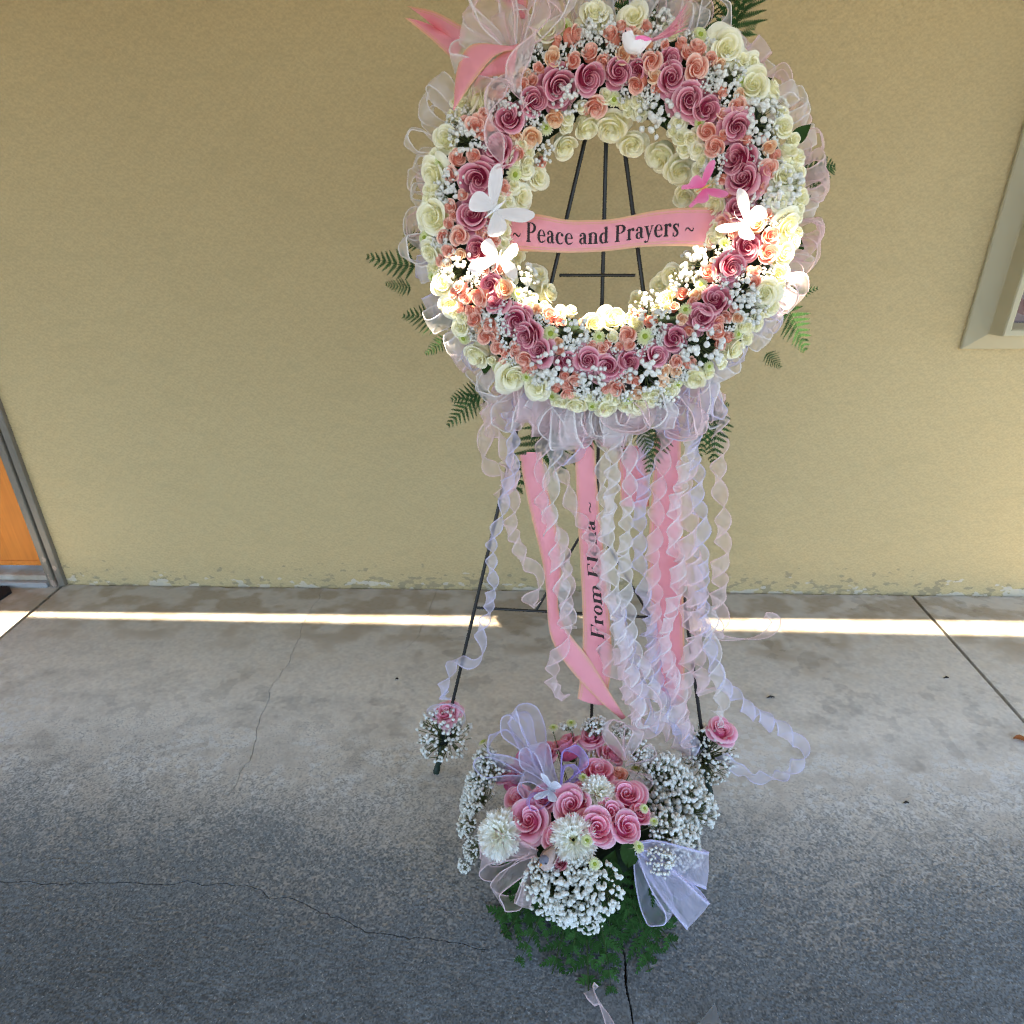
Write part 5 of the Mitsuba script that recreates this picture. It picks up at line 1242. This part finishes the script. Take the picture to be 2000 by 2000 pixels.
# ------------------------------------------------------------------ posies tied to the easel legs
SPRAY = [breath(90 + k, 1.0, 170, 0.060, 0.95, 1.7).ply('petal_mat') for k in range(2)]
for side, foot, label, rs, rp in (('left', FOOT_L, 'posy of one pink rose and baby\'s breath tied to the left easel leg', 0.033, (-0.247, -0.930, 0.205)), ('right', FOOT_R, 'posy of one pink rose and baby\'s breath tied to the right easel leg', 0.034, (0.478, -0.985, 0.215))):
    posy = thing('leg_posy', label, 'posy', 'posies tied to the easel legs')
    c = on_leg(foot, 0.165)
    tilt = unit([-0.15, -0.28, 0.95]) if side == 'left' else unit([0.2, -0.30, 0.9])
    put_bloom(posy + '__rose', PROTO['hot'][1 if side == 'left' else 3], frame(np.array(rp) - tilt * rs * 0.5, tilt, 1.0, rs))
    put(posy + '__babys_breath', SPRAY[0 if side == 'left' else 1], frame(c + [-0.008 if side == 'left' else 0.010, -0.030, -0.01], unit([0, -0.55, 0.8]), 0.4, 0.078 if side == 'left' else 0.076))
    M = Mesh()
    d = unit(APEX - foot)
    base = foot + d * (0.105 if side == 'left' else 0.14)
    M.tube([base + [0, -0.010, 0], base + d * 0.02 + [0, -0.014, 0], base + d * 0.05 + [0, -0.020, 0]], [0.009, 0.013, 0.016], 12, (0.012, 0.02, 0.016))
    put(posy + '__holder', M.ply('colour_mat', 40))
    if side == 'left':
        M = Mesh()
        M.tube([base + d * 0.036 + [0, -0.016, 0], base + d * 0.05 + [0, -0.018, 0], base + d * 0.066 + [0, -0.02, 0]], [0.011, 0.0135, 0.010], 10, (0.74, 0.46, 0.52))
        put(posy + '__ribbon_band', M.ply('colour_mat'))
        ringp = [np.array(rp) + [0.048 * math.cos(q), -0.012 * math.sin(q), -0.012 + 0.055 * math.sin(q)] for q in np.linspace(-1.1, 3.3, 14)]
        put(posy + '__ribbon', curl(ringp, 0.001, 0.020, 0.4, 77).ply('lavender_organza', True, False, True))
    else:
        put(posy + '__ribbon', curl([np.array(rp) + [-0.02, 0.02, 0.10], np.array(rp) + [-0.012, 0.0, 0.06], np.array(rp) + [-0.006, -0.01, 0.02]], 0.003, 0.016, 0.06, 78).ply('white_organza', True, False, True))

# ------------------------------------------------------------------ small things on the ground
scrap = thing('ribbon_scrap', 'end of a pale pink ribbon on the dark ground at the bottom edge', 'ribbon')
put(scrap + '__band', curl([(0.112, -1.508, 0.012), (0.124, -1.528, 0.018), (0.140, -1.560, 0.016), (0.18, -1.66, 0.010)], 0.002, 0.040, 0.3, 5, (0.3, 0.1)).ply('pink_organza', True, False, True))
wrap = thing('plastic_wrapper', 'corner of a clear plastic wrapper lying at the bottom edge', 'wrapper')
g = np.array([[0.363 + a * (0.006 * b - 0.11 * (1 - b)), -1.522 - a * (0.11 * b + 0.105 * (1 - b)), 0.006 + 0.016 * a * math.sin(a * 11 + b * 7) ** 2 + 0.010 * a] for a in np.linspace(0, 1, 16) for b in np.linspace(0, 1, 10)])
put(wrap + '__film', mikit.ply((g, grid_faces(16, 10)), 'film_mat', smooth=True))
dry = thing('dry_leaf', 'small orange-brown dry leaf on the pavement at the right edge', 'leaf')
M = Mesh()
v = np.stack([np.stack([t * 0.05, sgn * 0.012 * np.sin(np.pi * t ** 0.8), 0.002 + 0.006 * (sgn != 0) + 0.004 * np.sin(t * 5)], -1) for sgn in (-1, 0, 1)], 1).reshape(-1, 3)
M.add(v, grid_faces(7, 3), (0.34, 0.13, 0.05))
put(dry + '__blade', M.ply('leaf_mat'), frame((1.41, -0.775, 0.0), (0, 0, 1), 0, 1.0, x=(0.9, -0.2, 0)))
for x, y, L, lab in ((-0.475, -0.56, 0.010, 'tiny dark seed on the pale concrete left of the easel'), (0.75, -0.615, 0.026, 'dark twig scrap on the concrete right of the easel'), (1.36, -0.505, 0.020, 'small dark scrap beside the right pavement joint'), (0.985, -1.015, 0.016, 'short dark twig on the dark concrete at the right')):
    s_ = thing('ground_scrap', lab, 'debris')
    M = Mesh()
    M.tube([(-L / 2, 0, 0.003), (0, 0.002, 0.004), (L / 2, -0.001, 0.002)], [0.001, 0.0035, 0.0012], 6, (0.02, 0.016, 0.012))
    put(s_ + '__piece', M.ply('colour_mat'), frame((x, y, 0.0), (0, 0, 1), 0, 1.0, x=(1, 0.25, 0)))
